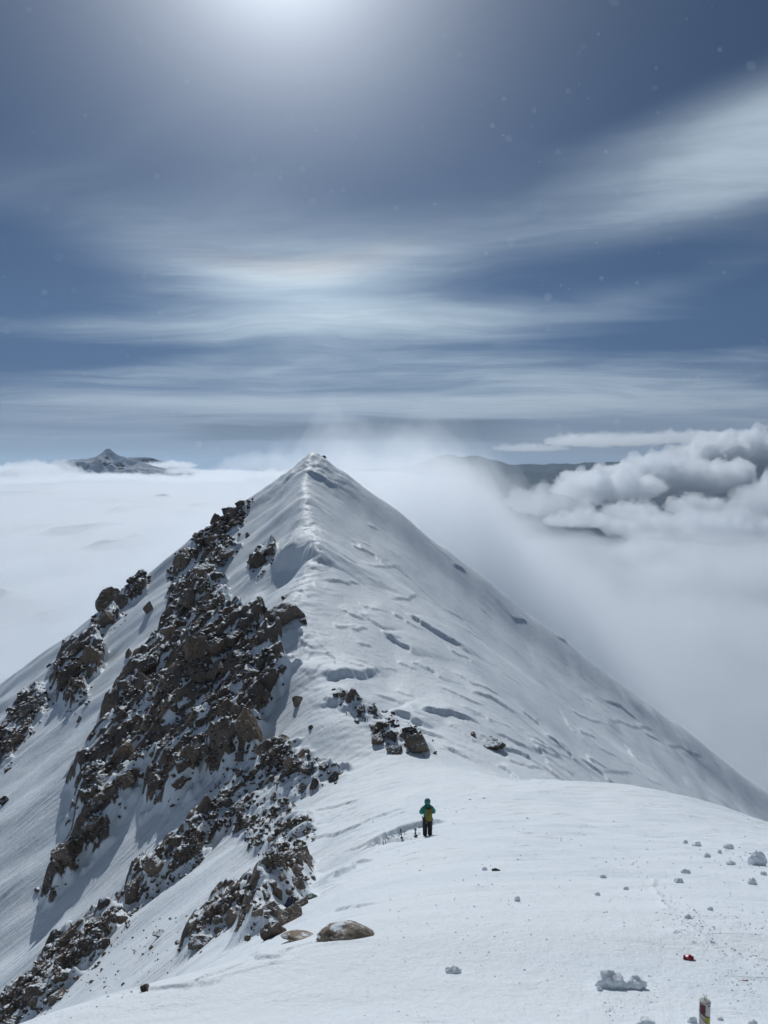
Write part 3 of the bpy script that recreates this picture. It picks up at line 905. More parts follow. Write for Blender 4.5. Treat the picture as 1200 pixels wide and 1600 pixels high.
fm = far_mat()
fm2 = far_mat(1.3)
pk = far_range('far_mountain', [(20, 752), (78, 735), (94, 722), (116, 717), (144, 714), (160, 707), (172, 700), (183, 707), (203, 716), (232, 725), (262, 733), (300, 742), (340, 752)], 8000, 900, 501, fm, -190, .35)
tag(pk, kind='structure')
pk2 = far_range('far_mountain', [(150, 748), (188, 720), (206, 714), (226, 713), (246, 717), (266, 725), (286, 734), (310, 737), (335, 742), (365, 752)], 8900, 900, 517, fm, -190, .35)
tag(pk2, kind='structure')
dk = far_range('far_hills', [(400, 734), (560, 732), (640, 727), (664, 719), (685, 710), (702, 707), (722, 712), (745, 711), (775, 718), (800, 724), (900, 722), (1010, 719), (1200, 721), (1400, 724)], 26000, 5000, 533, fm2, -1500, .45)
tag(dk, kind='structure')
CAP = 'clouds round the far mountain'
for k, (px, py, dist, w_, h_, dn, lab) in enumerate((
        (262, 728, 8400, 90, 12, .005, 'white cloud cap spilling over the right shoulder of the far mountain'),
        (288, 737, 7800, 60, 12, .007, 'thin tail of cloud trailing right from the far mountain'),
        (70, 738, 7600, 120, 24, .008, 'soft cloud lapping the left foot of the far mountain'),
        (5, 740, 7600, 120, 22, .008, 'low cloud on the horizon at the left edge'),
        (205, 748, 7000, 150, 12, .006, 'flat cloud across the foot of the far mountain'),
        (345, 742, 7900, 90, 14, .006, 'last cloud right of the far mountain before the ridge'),
        (415, 730, 1500, 150, 40, .004, 'thin mist drifting up left of the summit'),
        (60, 741, 4600, 100, 20, .006, 'bulging cloud top on the left horizon'),
        (360, 745, 5600, 120, 16, .005, 'faint cloud top on the horizon between mountain and ridge'),
        (440, 742, 5000, 90, 16, .005, 'small cloud top on the horizon just left of the summit'),
        (130, 747, 5200, 190, 14, .006, 'long low cloud swell in front of the far mountain'),
        (300, 750, 4200, 170, 14, .005, 'low cloud swell right below the far mountain'),
        (30, 752, 3800, 150, 16, .005, 'low cloud swell under the left end of the horizon'))):
    puff('cumulus_cloud', px, py, dist, w_, h_, 40 + k, dn, lab, CAP)

# --- the land far below
m, nt = new_mat('valley_land')
g = G(nt); geo = g.n('ShaderNodeNewGeometry')
n = g.noise(geo.outputs['Position'], .0006, 6, .6)
c = g.mixc(g.ramp(n, .35, .65), (.02, .04, .06), (.06, .08, .09))
bs = g.n('ShaderNodeBsdfDiffuse'); g.l(c, bs.inputs[0])
out = g.n('ShaderNodeOutputMaterial'); g.l(bs.outputs[0], out.inputs[0])
ga = np.radians(np.arange(0, 360, 4)); gr = np.concatenate([[1.0], np.geomspace(100, 60000, 60)])
GA, GR = np.meshgrid(ga, gr)
VX, VY = np.cos(GA) * GR, np.sin(GA) * GR
valley = grid_mesh('valley', VX, VY, -2300 + 500 * fbm(VX / 9000, VY / 9000, 601, 5), m, True)
tag(valley, kind='structure')

HAZE = 1
if HAZE:
    bm = bmesh.new(); bmesh.ops.create_cube(bm, size=1)
    me = bpy.data.meshes.new('haze'); bm.to_mesh(me); bm.free()
    hz = bpy.data.objects.new('haze', me); COL.objects.link(hz)
    zt, zb = 900.0, -3600.0
    hz.scale = (130000, 130000, zt - zb); hz.location = (0, 0, (zt + zb) / 2)
    me.materials.append(fog_material('haze_air', 1.8e-5, .3, (.66, .83, 1.0)))
    tag(hz, 'pale blue haze in the air between the ridge and the far mountains', 'haze', kind='stuff')
cy = scene.cycles
cy.max_bounces = 10; cy.diffuse_bounces = 3; cy.glossy_bounces = 2; cy.volume_bounces = 8; cy.transparent_max_bounces = 24; cy.transmission_bounces = 4
cy.caustics_reflective = False; cy.caustics_refractive = False
# ----------------------------------------------------------------- where the slope shows in the photograph
_el = TZ / np.maximum(RR, 1e-6)
_vis = _el >= np.maximum.accumulate(_el, axis=0) - 1e-4
_PX, _PY = project(np.stack([TX, TY, TZ], -1))
_ok = _vis & (TY > .5) & (_PX > -60) & (_PX < 1260) & (_PY > 600) & (_PY < 1680)
VI = np.nonzero(_ok.ravel())[0]
VPX, VPY = _PX.ravel()[VI], _PY.ravel()[VI]
VP = np.stack([TX.ravel()[VI], TY.ravel()[VI], TZ.ravel()[VI]], -1)
VROCK = TROCK.ravel()[VI]
_cell = (np.gradient(_PY, axis=0) * np.gradient(_PX, axis=1)).ravel()[VI]
VW = np.clip(np.abs(_cell), 0, 60)
rng = np.random.default_rng(7)
rnd = random.Random(11)


def spot(px, py):
    """Ground point under a photo pixel."""
    i = int(np.argmin((VPX - px) ** 2 + (VPY - py) ** 2))
    return VP[i]


def in_poly(pts):
    return poly_sd(VPX, VPY, np.array(pts, float)) > 0


def px_size(p):
    return (p[1] * cp + p[2] * sp) / F          # metres per photo pixel at that point


# ----------------------------------------------------------------- rocks
def rock_material(name, tint=1.0, warm=0.0, snow=1.0):
    m, nt = new_mat(name)
    g = G(nt)
    geo = g.n('ShaderNodeNewGeometry')
    pos = geo.outputs['Position']
    sepn = g.n('ShaderNodeSeparateXYZ'); g.l(geo.outputs['Normal'], sepn.inputs[0])
    oi = g.n('ShaderNodeObjectInfo').outputs['Random']
    c = rock_colour(g, pos, 1.3)
    c = g.mixc(1.0, c, (1.0 * tint, (.97 - .05 * warm) * tint, (.95 - .14 * warm) * tint), 'MULTIPLY')
    c = g.mixc(g.math('MULTIPLY', oi, .45), c, (.20 * tint, .165 * tint, .135 * tint))
    n = g.noise(pos, 2.6, 5, .65)
    f = g.ramp(g.math('ADD', sepn.outputs['Z'], g.math('MULTIPLY', g.math('SUBTRACT', n, .5), 1.1)), .80, .98, 0, snow)
    c = g.mixc(f, c, SNOW)
    bs = g.n('ShaderNodeBsdfPrincipled'); g.l(c, bs.inputs['Base Color']); bs.inputs['Roughness'].default_value = .82
    bs.inputs['Specular IOR Level'].default_value = .3
    b = g.math('ADD', g.math('MULTIPLY', g.noise(pos, 4, 6, .7), .16), g.math('MULTIPLY', g.noise(pos, 22, 4, .7), .02))
    bp = g.n('ShaderNodeBump'); bp.inputs['Strength'].default_value = .9; bp.inputs['Distance'].default_value = .8
    g.l(b, bp.inputs['Height']); g.l(bp.outputs[0], bs.inputs['Normal'])
    out = g.n('ShaderNodeOutputMaterial'); g.l(bs.outputs[0], out.inputs[0])
    return m


mat_rock = rock_material('brown_grey_rock')
mat_rock_dark = rock_material('dark_rock', .62)
mat_rock_warm = rock_material('rusty_rock', .95, 1.0)
ROCK_MATS = (mat_rock, mat_rock_dark, mat_rock_warm)


def rock_data(seed, sub=3, cuts=13, rough=.07, flat=False):
    r = random.Random(seed)
    bm = bmesh.new()
    bmesh.ops.create_icosphere(bm, subdivisions=sub, radius=1.0)
    # a convex block: every direction stops at the nearest of a few random planes
    planes = []
    main = Vector((r.gauss(0, 1), r.gauss(0, 1), r.gauss(0, 1))).normalized()
    side = main.orthogonal().normalized(); third = main.cross(side)
    for ax, lo, hi in ((main, .42, .62), (side, .6, .95), (third, .75, 1.1)):
        for sgn in (1, -1):
            v = (ax * sgn + Vector((r.gauss(0, .16), r.gauss(0, .16), r.gauss(0, .16)))).normalized()
            planes.append((v, r.uniform(lo, hi)))
    for i in range(cuts - 7):
        v = Vector((r.gauss(0, 1), r.gauss(0, 1), r.gauss(0, 1))).normalized()
        planes.append((v, r.uniform(.62, .98)))
    off = Vector((seed * 1.7, seed * .9, seed * 2.3))
    for v in bm.verts:
        d = v.co.normalized()
        t = min([dd / max(d.dot(nrm), 1e-4) for nrm, dd in planes if d.dot(nrm) > 1e-4] + [1.25])
        p = d * t
        cr = abs(mnoise.noise(p * 2.1 + off * 1.3))
        p += d * rough * (.7 * mnoise.noise(p * 1.8 + off) + .6 * mnoise.noise(p * 5 + off) + .4 * mnoise.noise(p * 11 + off) - 1.6 * max(0, .10 - cr) / .10)
        v.co = p
    me = bpy.data.meshes.new('rock')
    bm.to_mesh(me); bm.free()
    return me


PROTO = []
for k in range(15):
    base = rock_data(100 + k, 4, 11 + k % 5)
    row = []
    for mt in ROCK_MATS:
        c = base.copy(); c.materials.append(mt); row.append(c)
    PROTO.append(row)


def add_rock(P, sx, sy, sz, label, group=None, mat=None, proto=None, rot=None, sink=.25, name='rock', cat='rock'):
    k = rnd.randrange(15) if proto is None else proto
    mi = rnd.choices((0, 1, 2), (5, 3, 2))[0] if mat is None else mat
    o = bpy.data.objects.new(name, PROTO[k][mi])
    COL.objects.link(o)
    o.scale = (sx * .78, sy * .78, sz * .78)
    o.rotation_euler = rot if rot is not None else (rnd.uniform(-.35, .35), rnd.uniform(-.35, .35), rnd.uniform(0, 6.28))
    o.location = (P[0], P[1], P[2] + sz * (.5 - sink) * .8)
    tag(o, label, cat, group)
    return o


# rocks one can single out: px, py, width, height in photo pixels, label, material (0 grey-brown, 1 dark, 2 rusty), prototype
HERO = [
    (445, 955, 66, 46, 'large flat-topped brown boulder with snow ledge on the crest above the rock band', 0, 3),
    (447, 931, 17, 9, 'small dark rounded rock sitting on top of the large flat-topped boulder', 1, 5),
    (411, 950, 18, 22, 'dark broken rock at the left side of the large flat-topped boulder', 1, 1),
    (475, 970, 16, 9, 'low dark stone at the right foot of the large flat-topped boulder', 1, 9),
    (467, 1092, 22, 28, 'lone upright boulder on the snow left of the crest, casting a shadow down the slope', 0, 7),
    (487, 1135, 14, 10, 'little dark stone alone in the snow below the lone upright boulder', 1, 8),
    (652, 1161, 46, 36, 'largest boulder of the small rock row right of the crest, brown and blunt', 0, 2),
    (590, 1152, 36, 24, 'long pale brown boulder at the left of the small rock row right of the crest', 2, 4),
    (617, 1169, 26, 18, 'rounded boulder below the middle of the small rock row right of the crest', 0, 6),
    (612, 1148, 22, 14, 'grey boulder between the long pale boulder and the largest one of the small row', 1, 10),
    (635, 1140, 20, 14, 'rock just above the largest boulder of the small row', 1, 11),
    (565, 1108, 18, 12, 'dark rock in the upper part of the small rock row right of the crest', 1, 12),
    (535, 1084, 14, 10, 'reddish stone at the very top of the small rock row right of the crest', 2, 13),
    (771, 1160, 44, 22, 'single dark wedge-shaped rock in the snow of the right flank', 1, 0),
    (739, 1146, 13, 12, 'small stone just left of the dark wedge-shaped rock on the right flank', 1, 14),
    (157, 908, 44, 44, 'big overhanging block on the left skyline with a jutting flat top', 2, 3),
    (195, 935, 34, 30, 'rounded dark rock below the overhanging block of the left skyline', 0, 6),
    (168, 965, 30, 26, 'brown rock on the snow under the rounded dark one of the left skyline', 0, 9),
    (232, 948, 22, 24, 'small lone square rock in the snow gully left of the main rock band', 0, 12),
    (290, 865, 40, 52, 'tall smooth slab at the upper end of the rock band below the left skyline', 0, 1),
    (387, 836, 12, 14, 'small pointed rock alone on the snow face below the summit', 0, 8),
    (402, 872, 30, 34, 'dark leaning rock beside the wind scoop under the summit', 1, 10),
    (420, 856, 18, 16, 'smaller rock above the dark leaning rock beside the wind scoop', 1, 5),
    (305, 1010, 46, 74, 'tall pale brown pillar in the middle of the big rock band', 2, 11),
    (268, 985, 34, 30, 'blocky rock left of the tall pillar of the big rock band', 0, 0),
    (335, 1040, 30, 46, 'narrow upright rock with a snowy cap right of the tall pillar', 0, 13),
    (420, 1055, 38, 40, 'dark square block with snow on top at the right edge of the big rock band', 1, 3),
    (388, 1130, 52, 56, 'broad smooth brown face of rock low in the big rock band', 2, 2),
    (300, 1170, 42, 54, 'tall rusty rock near the foot of the big rock band', 2, 7),
    (413, 1163, 34, 26, 'slanting brown slab at the lower right edge of the big rock band', 0, 4),
    (439, 1155, 26, 18, 'pale slab lying right of the slanting brown slab', 2, 9),
    (452, 1190, 24, 24, 'leaning slab half buried in snow right of the scree', 0, 12),
    (477, 1196, 22, 15, 'rounded light rock on the snow right of the half-buried slab', 0, 6),
    (521, 1212, 22, 24, 'dark upright tooth of rock nearest to the hiker in the saddle', 1, 8),
    (491, 1224, 20, 18, 'dark rock at the right end of the scree, below the upright tooth', 1, 10),
    (97, 1330, 32, 46, 'dark blocky tower at the lowest tail of the big rock band', 0, 0),
    (110, 1318, 20, 22, 'brown rock above the dark blocky tower at the tail of the band', 2, 5),
    (72, 1388, 18, 12, 'last small rock at the tip of the tail of the big rock band', 1, 9),
    (148, 1300, 18, 22, 'hanging rock between the big rock band and its tail', 1, 11),
    (210, 1385, 46, 44, 'big smooth brown slab at the top of the lower rock rib', 0, 4),
    (245, 1352, 40, 30, 'sloping brown slab above the big smooth slab of the lower rock rib', 0, 2),
    (428, 1452, 40, 46, 'large dark square block at the near end of the rock pile by the lip', 1, 3),
    (452, 1428, 46, 44, 'large brown slab leaning on the square block of the near rock pile', 0, 1),
    (425, 1420, 34, 28, 'flat grey-brown slab on top of the near rock pile', 0, 4),
    (471, 1410, 24, 28, 'snow-crusted pale rock at the right of the near rock pile', 0, 6),
    (466, 1344, 20, 20, 'dark pointed block at the top end of the near rock pile', 1, 8),
    (463, 1358, 22, 24, 'pale upright rock right under the dark pointed block', 0, 13),
    (434, 1388, 20, 38, 'tall dark column of rock in the middle of the near rock pile', 1, 11),
    (466, 1378, 28, 24, 'rounded rock with snow on top behind the near rock pile', 0, 12),
    (380, 1398, 26, 20, 'dark square rock at the upper left of the near rock pile', 1, 0),
    (350, 1412, 26, 20, 'grey rock at the left end of the near rock pile', 0, 5),
    (362, 1430, 30, 26, 'grey slab in the left half of the near rock pile', 0, 9),
    (318, 1462, 44, 34, 'brown block at the lower left end of the near rock pile', 0, 7),
    (490, 1372, 10, 8, 'small dark cube of stone on the snow right of the near rock pile', 1, 10),
    (252, 1455, 26, 12, 'flat dark stone alone in the snow between the two lower rock ribs', 1, 14),
    (228, 1542, 24, 16, 'dark stone in the lower snow streaks just above the lip', 1, 8),
    (100, 1500, 40, 24, 'brown slab in the upper part of the lowest rock rib', 2, 2),
    (90, 1555, 30, 30, 'pale block in the lowest rock rib', 0, 6),
    (28, 1590, 44, 24, 'dark rounded boulder in the lower left corner', 1, 12),
    (62, 1540, 34, 24, 'dark block of the lowest rock rib near the left edge', 1, 1),
    (8, 1250, 16, 16, 'dark rock cut by the left edge of the photo', 1, 9),
    (110, 1050, 40, 44, 'dark knobbly outcrop rock of the upper left rock band', 1, 11),
    (145, 1020, 30, 40, 'reddish rock right of the knobbly outcrop of the upper left band', 2, 13),
    (50, 1100, 34, 30, 'rock at the top of the band along the left edge', 0, 5),
    (20, 1150, 30, 34, 'brown rock in the middle of the band along the left edge', 2, 7),
    (200, 1020, 14, 18, 'small brown rock alone in the gully between the two upper rock bands', 2, 12),
    (125, 1122, 10, 14, 'tiny rock in the shaded snow between the upper left band and the big band', 0, 8),
    (352, 795, 26, 22, 'dark rock at the top of the skyline cluster on the left ridge', 1, 0),
    (330, 800, 22, 22, 'rock on the left edge of the skyline cluster', 1, 10),
    (362, 797, 18, 14, 'grey block in the middle of the skyline cluster', 0, 3),
    (325, 888, 44, 26, 'brown ledge rock under the skyline cluster', 0, 4),
    (355, 865, 26, 18, 'slanted brown slab right of the ledge rock under the skyline cluster', 0, 9),
    (295, 935, 40, 30, 'wide snow-dusted rock above the tall pillar', 0, 2),
    (507, 711, 8, 8, 'little rock spike on the skyline just right of the summit', 1, 7),
]
for px, py, w_, h_, lab, mi, pr in HERO:
    P = spot(px, py + h_ * .25)
    s = px_size(P)
    add_rock(P, w_ * s * .62, w_ * s * .55, h_ * s * .62, lab, None, mi, pr, (rnd.uniform(-.2, .2), rnd.uniform(-.2, .2), rnd.uniform(0, 6.28)), .36)

# more rocks of every band, one object each
CLUSTERS = [
    (BANDS[0][0], 16, (7, 20), 'dark angular rock of the cluster on the left skyline', 'rocks of the skyline cluster'),
    (BANDS[2][0], 12, (9, 24), 'brown rock in the broken steps between skyline cluster and big band', 'rocks of the broken steps'),
    (BANDS[3][0], 84, (8, 40), 'brown-grey angular rock among others in the big rock band', 'rocks of the big band'),
    (BANDS[4][0], 8, (7, 18), 'dark rock in the tail of the big rock band', 'rocks of the tail'),
    (BANDS[5][0], 7, (8, 18), 'dark rock along the left skyline behind the overhanging block', 'rocks along the left skyline'),
    (BANDS[8][0], 12, (7, 18), 'rock in the upper left rock band', 'rocks of the upper left band'),
    (BANDS[9][0], 12, (6, 18), 'rock in the band along the left edge', 'rocks of the left edge band'),
    (BANDS[10][0], 30, (6, 18), 'loose angular rock of the scree below the big band', 'loose rocks of the scree'),
    (BANDS[11][0], 18, (6, 16), 'small dark rock of the lower scree patch', 'rocks of the lower scree patch'),
    (BANDS[12][0], 14, (7, 22), 'rock in the lower rock rib below the smooth slab', 'rocks of the lower rib'),
    (BANDS[13][0], 34, (7, 24), 'angular rock in the lowest rock rib at the lower left', 'rocks of the lowest rib'),
    (BANDS[14][0], 26, (8, 22), 'grey angular rock of the near rock pile', 'rocks of the near pile'),
    (BANDS[15][0], 14, (4, 12), 'small stone of the rock row right of the crest', 'stones of the small rock row'),
    ([(200, 1440), (330, 1420), (300, 1500), (200, 1560), (110, 1590), (120, 1540)], 14, (4, 11), 'small dark stone in the wind-streaked snow above the lip', 'stones in the streaked snow'),
]
for poly, n, (lo, hi), lab, grp in CLUSTERS:
    k = np.nonzero(in_poly(poly))[0]
    if not len(k):
        continue
    pick = rng.choice(k, n, p=VW[k] / VW[k].sum())
    for i in pick:
        P = VP[i]; s = px_size(P)
        w_ = (lo + (hi - lo) * rnd.random() ** 1.8) * s
        add_rock(P, w_ * .62, w_ * rnd.uniform(.4, .62), w_ * rnd.uniform(.35, .65), lab, grp, sink=.42)

# rubble too small to count: one mesh
def scatter_mesh(name, items, mat, sub=1, nproto=8, rough=.08):
    """items: (x, y, z, size) -> one mesh of small broken stones."""
    pv = []
    for k in range(nproto):
        me = rock_data(300 + k, sub, 10, rough)
        v = np.empty(len(me.vertices) * 3, np.float32); me.vertices.foreach_get('co', v)
        f = np.empty(len(me.loops), np.int32); me.loops.foreach_get('vertex_index', f)
        pv.append((v.reshape(-1, 3), f)); bpy.data.meshes.remove(me)
    vs_, fs_, off = [], [], 0
    for x, y, z, s in items:
        v, f = pv[rnd.randrange(nproto)]
        a, b = rnd.uniform(0, 6.28), rnd.uniform(-.6, .6)
        ca, sa, cb, sb = math.cos(a), math.sin(a), math.cos(b), math.sin(b)
        M = np.array([[ca, -sa * cb, sa * sb], [sa, ca * cb, -ca * sb], [0, sb, cb]]) @ np.diag([s, s * rnd.uniform(.6, 1), s * rnd.uniform(.45, .85)])
        vs_.append(v @ M.T + np.array([x, y, z + s * .12]))
        fs_.append(f + off); off += len(v)
    co = np.concatenate(vs_).astype(np.float32); fi = np.concatenate(fs_).astype(np.int32)
    me = bpy.data.meshes.new(name)
    me.vertices.add(len(co)); me.vertices.foreach_set('co', co.ravel())
    me.loops.add(len(fi)); me.loops.foreach_set('vertex_index', fi)
    me.polygons.add(len(fi) // 3); me.polygons.foreach_set('loop_start', np.arange(0, len(fi), 3, dtype=np.int32))
    me.update(calc_edges=True); me.materials.append(mat)
    ob = bpy.data.objects.new(name, me); COL.objects.link(ob)
    return ob


items = []
for bi, (b, n) in enumerate(zip(BANDS, (300, 60, 190, 1500, 110, 130, 60, 45, 210, 240, 560, 330, 320, 660, 330, 130, 40))):
    sdv = poly_sd(VPX, VPY, np.array(b[0], float))
    k = np.nonzero(sdv > -11)[0]
    if not len(k):
        continue
    wgt = VW[k] * np.where(sdv[k] > 0, .25 + VROCK[k], .3)
    for i in rng.choice(k, n, p=wgt / wgt.sum()):
        s = px_size(VP[i]) * (1.2 + 5.0 * rnd.random() ** 2.2)
        items.append((*(VP[i] + rng.normal(0, .03, 3)), s))
k = np.nonzero(in_poly([(200, 1440), (330, 1420), (300, 1500), (200, 1560), (110, 1595), (120, 1540)]))[0]
for i in rng.choice(k, 90):
    items.append((*VP[i], px_size(VP[i]) * (.8 + 2.2 * rnd.random() ** 2)))
rub = scatter_mesh('rubble', items, mat_rock_dark, 2)
tag(rub, 'dark broken rubble filling the rock bands of the left face', 'rubble', kind='stuff')
# ----------------------------------------------------------------- plain materials
def plain(name, colour, rough=.7, metal=0.0, grain=.25, scale=40):
    m, nt = new_mat(name)
    g = G(nt)
    tc = g.n('ShaderNodeTexCoord').outputs['Object']
    n = g.noise(tc, scale, 4, .6)
    c = g.mixc(n, tuple(v * (1 - grain) for v in colour), tuple(min(1, v * (1 + grain)) for v in colour))
    bs = g.n('ShaderNodeBsdfPrincipled'); g.l(c, bs.inputs['Base Color'])
    bs.inputs['Roughness'].default_value = rough; bs.inputs['Metallic'].default_value = metal
    bp = g.n('ShaderNodeBump'); bp.inputs['Strength'].default_value = .3; bp.inputs['Distance'].default_value = .01
    g.l(n, bp.inputs['Height']); g.l(bp.outputs[0], bs.inputs['Normal'])
    out = g.n('ShaderNodeOutputMaterial'); g.l(bs.outputs[0], out.inputs[0])
    return m


def link_mesh(name, bm, mat, parent=None, smooth_=True):
    me = bpy.data.meshes.new(name)
    bmesh.ops.recalc_face_normals(bm, faces=bm.faces)
    bm.to_mesh(me); bm.free()
    if smooth_:
        for p in me.polygons:
            p.use_smooth = True
    me.materials.append(mat)
    o = bpy.data.objects.new(name, me); COL.objects.link(o)
    if parent:
        o.parent = parent
    return o


def skin_body(name, verts, edges, root, mat, parent=None, sub=2):
    """One continuous surface grown round a skeleton: verts are (x, y, z, radius_x, radius_y)."""
    me = bpy.data.meshes.new(name)
    me.from_pydata([v[:3] for v in verts], edges, [])
    o = bpy.data.objects.new(name, me); COL.objects.link(o)
    md = o.modifiers.new('skin', 'SKIN'); md.use_smooth_shade = True; md.branch_smoothing = .6
    for i, v in enumerate(verts):
        sv = me.skin_vertices[0].data[i]
        sv.radius = (v[3], v[4] if len(v) > 4 else v[3]); sv.use_root = (i == root)
    ms = o.modifiers.new('sub', 'SUBSURF'); ms.levels = ms.render_levels = sub
    dg = bpy.context.evaluated_depsgraph_get()
    ev = o.evaluated_get(dg)
    new = bpy.data.meshes.new_from_object(ev)
    o.modifiers.clear(); o.data = new; bpy.data.meshes.remove(me)
    new.materials.clear(); new.materials.append(mat)
    for p in new.polygons:
        p.use_smooth = True
    new.name = name
    if parent:
        o.parent = parent
    return o


def tube(bm, pts, rad, n=8, cap=True):
    rings = []
    for i, p in enumerate(pts):
        p = Vector(p)
        a = Vector(pts[max(i - 1, 0)]); b = Vector(pts[min(i + 1, len(pts) - 1)])
        t = (b - a).normalized(); u = t.orthogonal().normalized(); v = t.cross(u)
        r = rad[i] if isinstance(rad, (list, tuple)) else rad
        rings.append([bm.verts.new(p + (u * math.cos(k * 2 * math.pi / n) + v * math.sin(k * 2 * math.pi / n)) * r) for k in range(n)])
    for a, b in zip(rings, rings[1:]):
        for k in range(n):
            bm.faces.new((a[k], a[(k + 1) % n], b[(k + 1) % n], b[k]))
    if cap:
        bm.faces.new(rings[0][::-1]); bm.faces.new(rings[-1])


def lathe(bm, prof, n=28):
    rings = [[bm.verts.new((r * math.cos(k * 2 * math.pi / n), r * math.sin(k * 2 * math.pi / n), z)) for k in range(n)] for r, z in prof]
    for a, b in zip(rings, rings[1:]):
        for k in range(n):
            bm.faces.new((a[k], a[(k + 1) % n], b[(k + 1) % n], b[k]))
    bm.faces.new(rings[0][::-1]); bm.faces.new(rings[-1])


def soft_box(bm, c, half, bev=.04, seg=3, taper=None):
    r = bmesh.ops.create_cube(bm, size=2)
    vs_ = r['verts']
    for v in vs_:
        k = 1 - (taper or 0) * (v.co.z + 1) / 2
        v.co = Vector((c[0] + v.co.x * half[0] * k, c[1] + v.co.y * half[1] * k, c[2] + v.co.z * half[2]))
    es = list({e for v in vs_ for e in v.link_edges})
    bmesh.ops.bevel(bm, geom=es, offset=bev, segments=seg, affect='EDGES', profile=.6)


# ----------------------------------------------------------------- the climber
mat_jacket = plain('teal_shell_fabric', (.010, .20, .145), .55)
mat_hood = plain('faded_teal_fabric', (.035, .16, .13), .6)
mat_pants = plain('black_softshell', (.007, .008, .014), .7)
mat_pack = plain('olive_yellow_nylon', (.17, .145, .015), .6)
mat_packdark = plain('dark_pack_trim', (.05, .045, .02), .6)
mat_boot = plain('black_boot_leather', (.015, .015, .016), .6)
mat_skin = plain('weathered_skin', (.42, .24, .16), .55)
mat_sling = plain('faded_pink_webbing', (.33, .20, .19), .8)
mat_glove = plain('dark_glove', (.02, .02, .022), .7)
mat_metal = plain('scuffed_aluminium', (.45, .45, .47), .4, .9)

PP = spot(668, 1305)
person = bpy.data.objects.new('person', None); COL.objects.link(person)
person.location = (PP[0], PP[1], PP[2] - .06)
tag(person, 'climber seen from behind in teal hooded jacket, black trousers and olive yellow backpack', 'person')
PS = 62 * px_size(PP) / 1.80
person.scale = (PS, PS, PS); person.rotation_euler = (0, 0, R(7))
# body: pelvis, spine, neck, head with face, arms bent forward, five fingers each, legs a little apart
bv = [(0, 0, .95, .15, .11), (0, 0, 1.15, .145, .10), (0, .01, 1.36, .165, .105), (0, .02, 1.49, .07, .06), (0, .04, 1.58, .062, .065), (0, .055, 1.67, .085, .10), (0, .05, 1.75, .06, .075)]
be = [(0, 1), (1, 2), (2, 3), (3, 4), (4, 5), (5, 6)]
def add(v, *to):
    bv.append(v); i = len(bv) - 1
    for t in to: be.append((t, i))
    return i
nose = add((0, .165, 1.655, .014, .014), 5)
for s in (-1, 1):
    add((s * .088, .045, 1.655, .012, .02), 5)                                   # ears
    sh = add((s * .19, .0, 1.42, .062, .062), 2)
    elb = add((s * .285, .02, 1.16, .046, .046), sh)
    wr = add((s * .14, .25, 1.17, .030, .026), elb)
    pm = add((s * .09, .315, 1.175, .034, .018), wr)
    for k in range(4):                                                          # fingers
        L = (.055, .062, .058, .045)[k]
        z = 1.20 - k * .018
        f1 = add((s * .075, .345, z, .010, .010), pm)
        f2 = add((s * .050, .345 + L * .5, z - .006, .009, .009), f1)
        add((s * .022, .330 + L * .55, z - .012, .008, .008), f2)
    t1 = add((s * .085, .29, 1.215, .011, .011), pm)
    add((s * .055, .315, 1.232, .010, .010), t1)
    hip = add((s * .095, 0, .88, .095, .095), 0)
    kn = add((s * .105, .025, .49, .062, .062), hip)
    an = add((s * .10, -.01, .10, .042, .045), kn)
    add((s * .11, .13, .035, .04, .03), an)
body = skin_body('body', bv, be, 0, mat_skin, person)
# jacket: torso and sleeves
jv = [(0, -.005, .90, .225, .17), (0, -.005, 1.10, .23, .18), (0, 0, 1.34, .25, .18), (0, .015, 1.47, .17, .13), (0, .02, 1.55, .11, .10)]
je = [(0, 1), (1, 2), (2, 3), (3, 4)]
for s in (-1, 1):
    jv += [(s * .215, 0, 1.39, .125, .12), (s * .30, .01, 1.13, .115, .11), (s * .21, .17, 1.155, .085, .08), (s * .155, .235, 1.17, .055, .052)]
    b = len(jv) - 4
    je += [(2, b), (b, b + 1), (b + 1, b + 2), (b + 2, b + 3)]
skin_body('jacket', jv, je, 0, mat_jacket, person)
# hood over a warm hat
bm = bmesh.new(); bmesh.ops.create_icosphere(bm, subdivisions=4, radius=1)
for v in bm.verts:
    x, y, z = v.co
    px_ = .135 * (1 + .22 * max(0, -z)); py_ = .155
    v.co = Vector((x * px_, .03 + y * py_ * (1 if y < 0 else .8), 1.665 + z * (.135 if z > 0 else .165)))
    v.co += Vector((0, 0, .006 * math.sin(v.co.x * 60)))
fr = [v for v in bm.verts if v.co.y > .11 and 1.58 < v.co.z < 1.75 and abs(v.co.x) < .075]
bmesh.ops.delete(bm, geom=fr, context='VERTS')
hood = link_mesh('hood', bm, mat_hood, person)
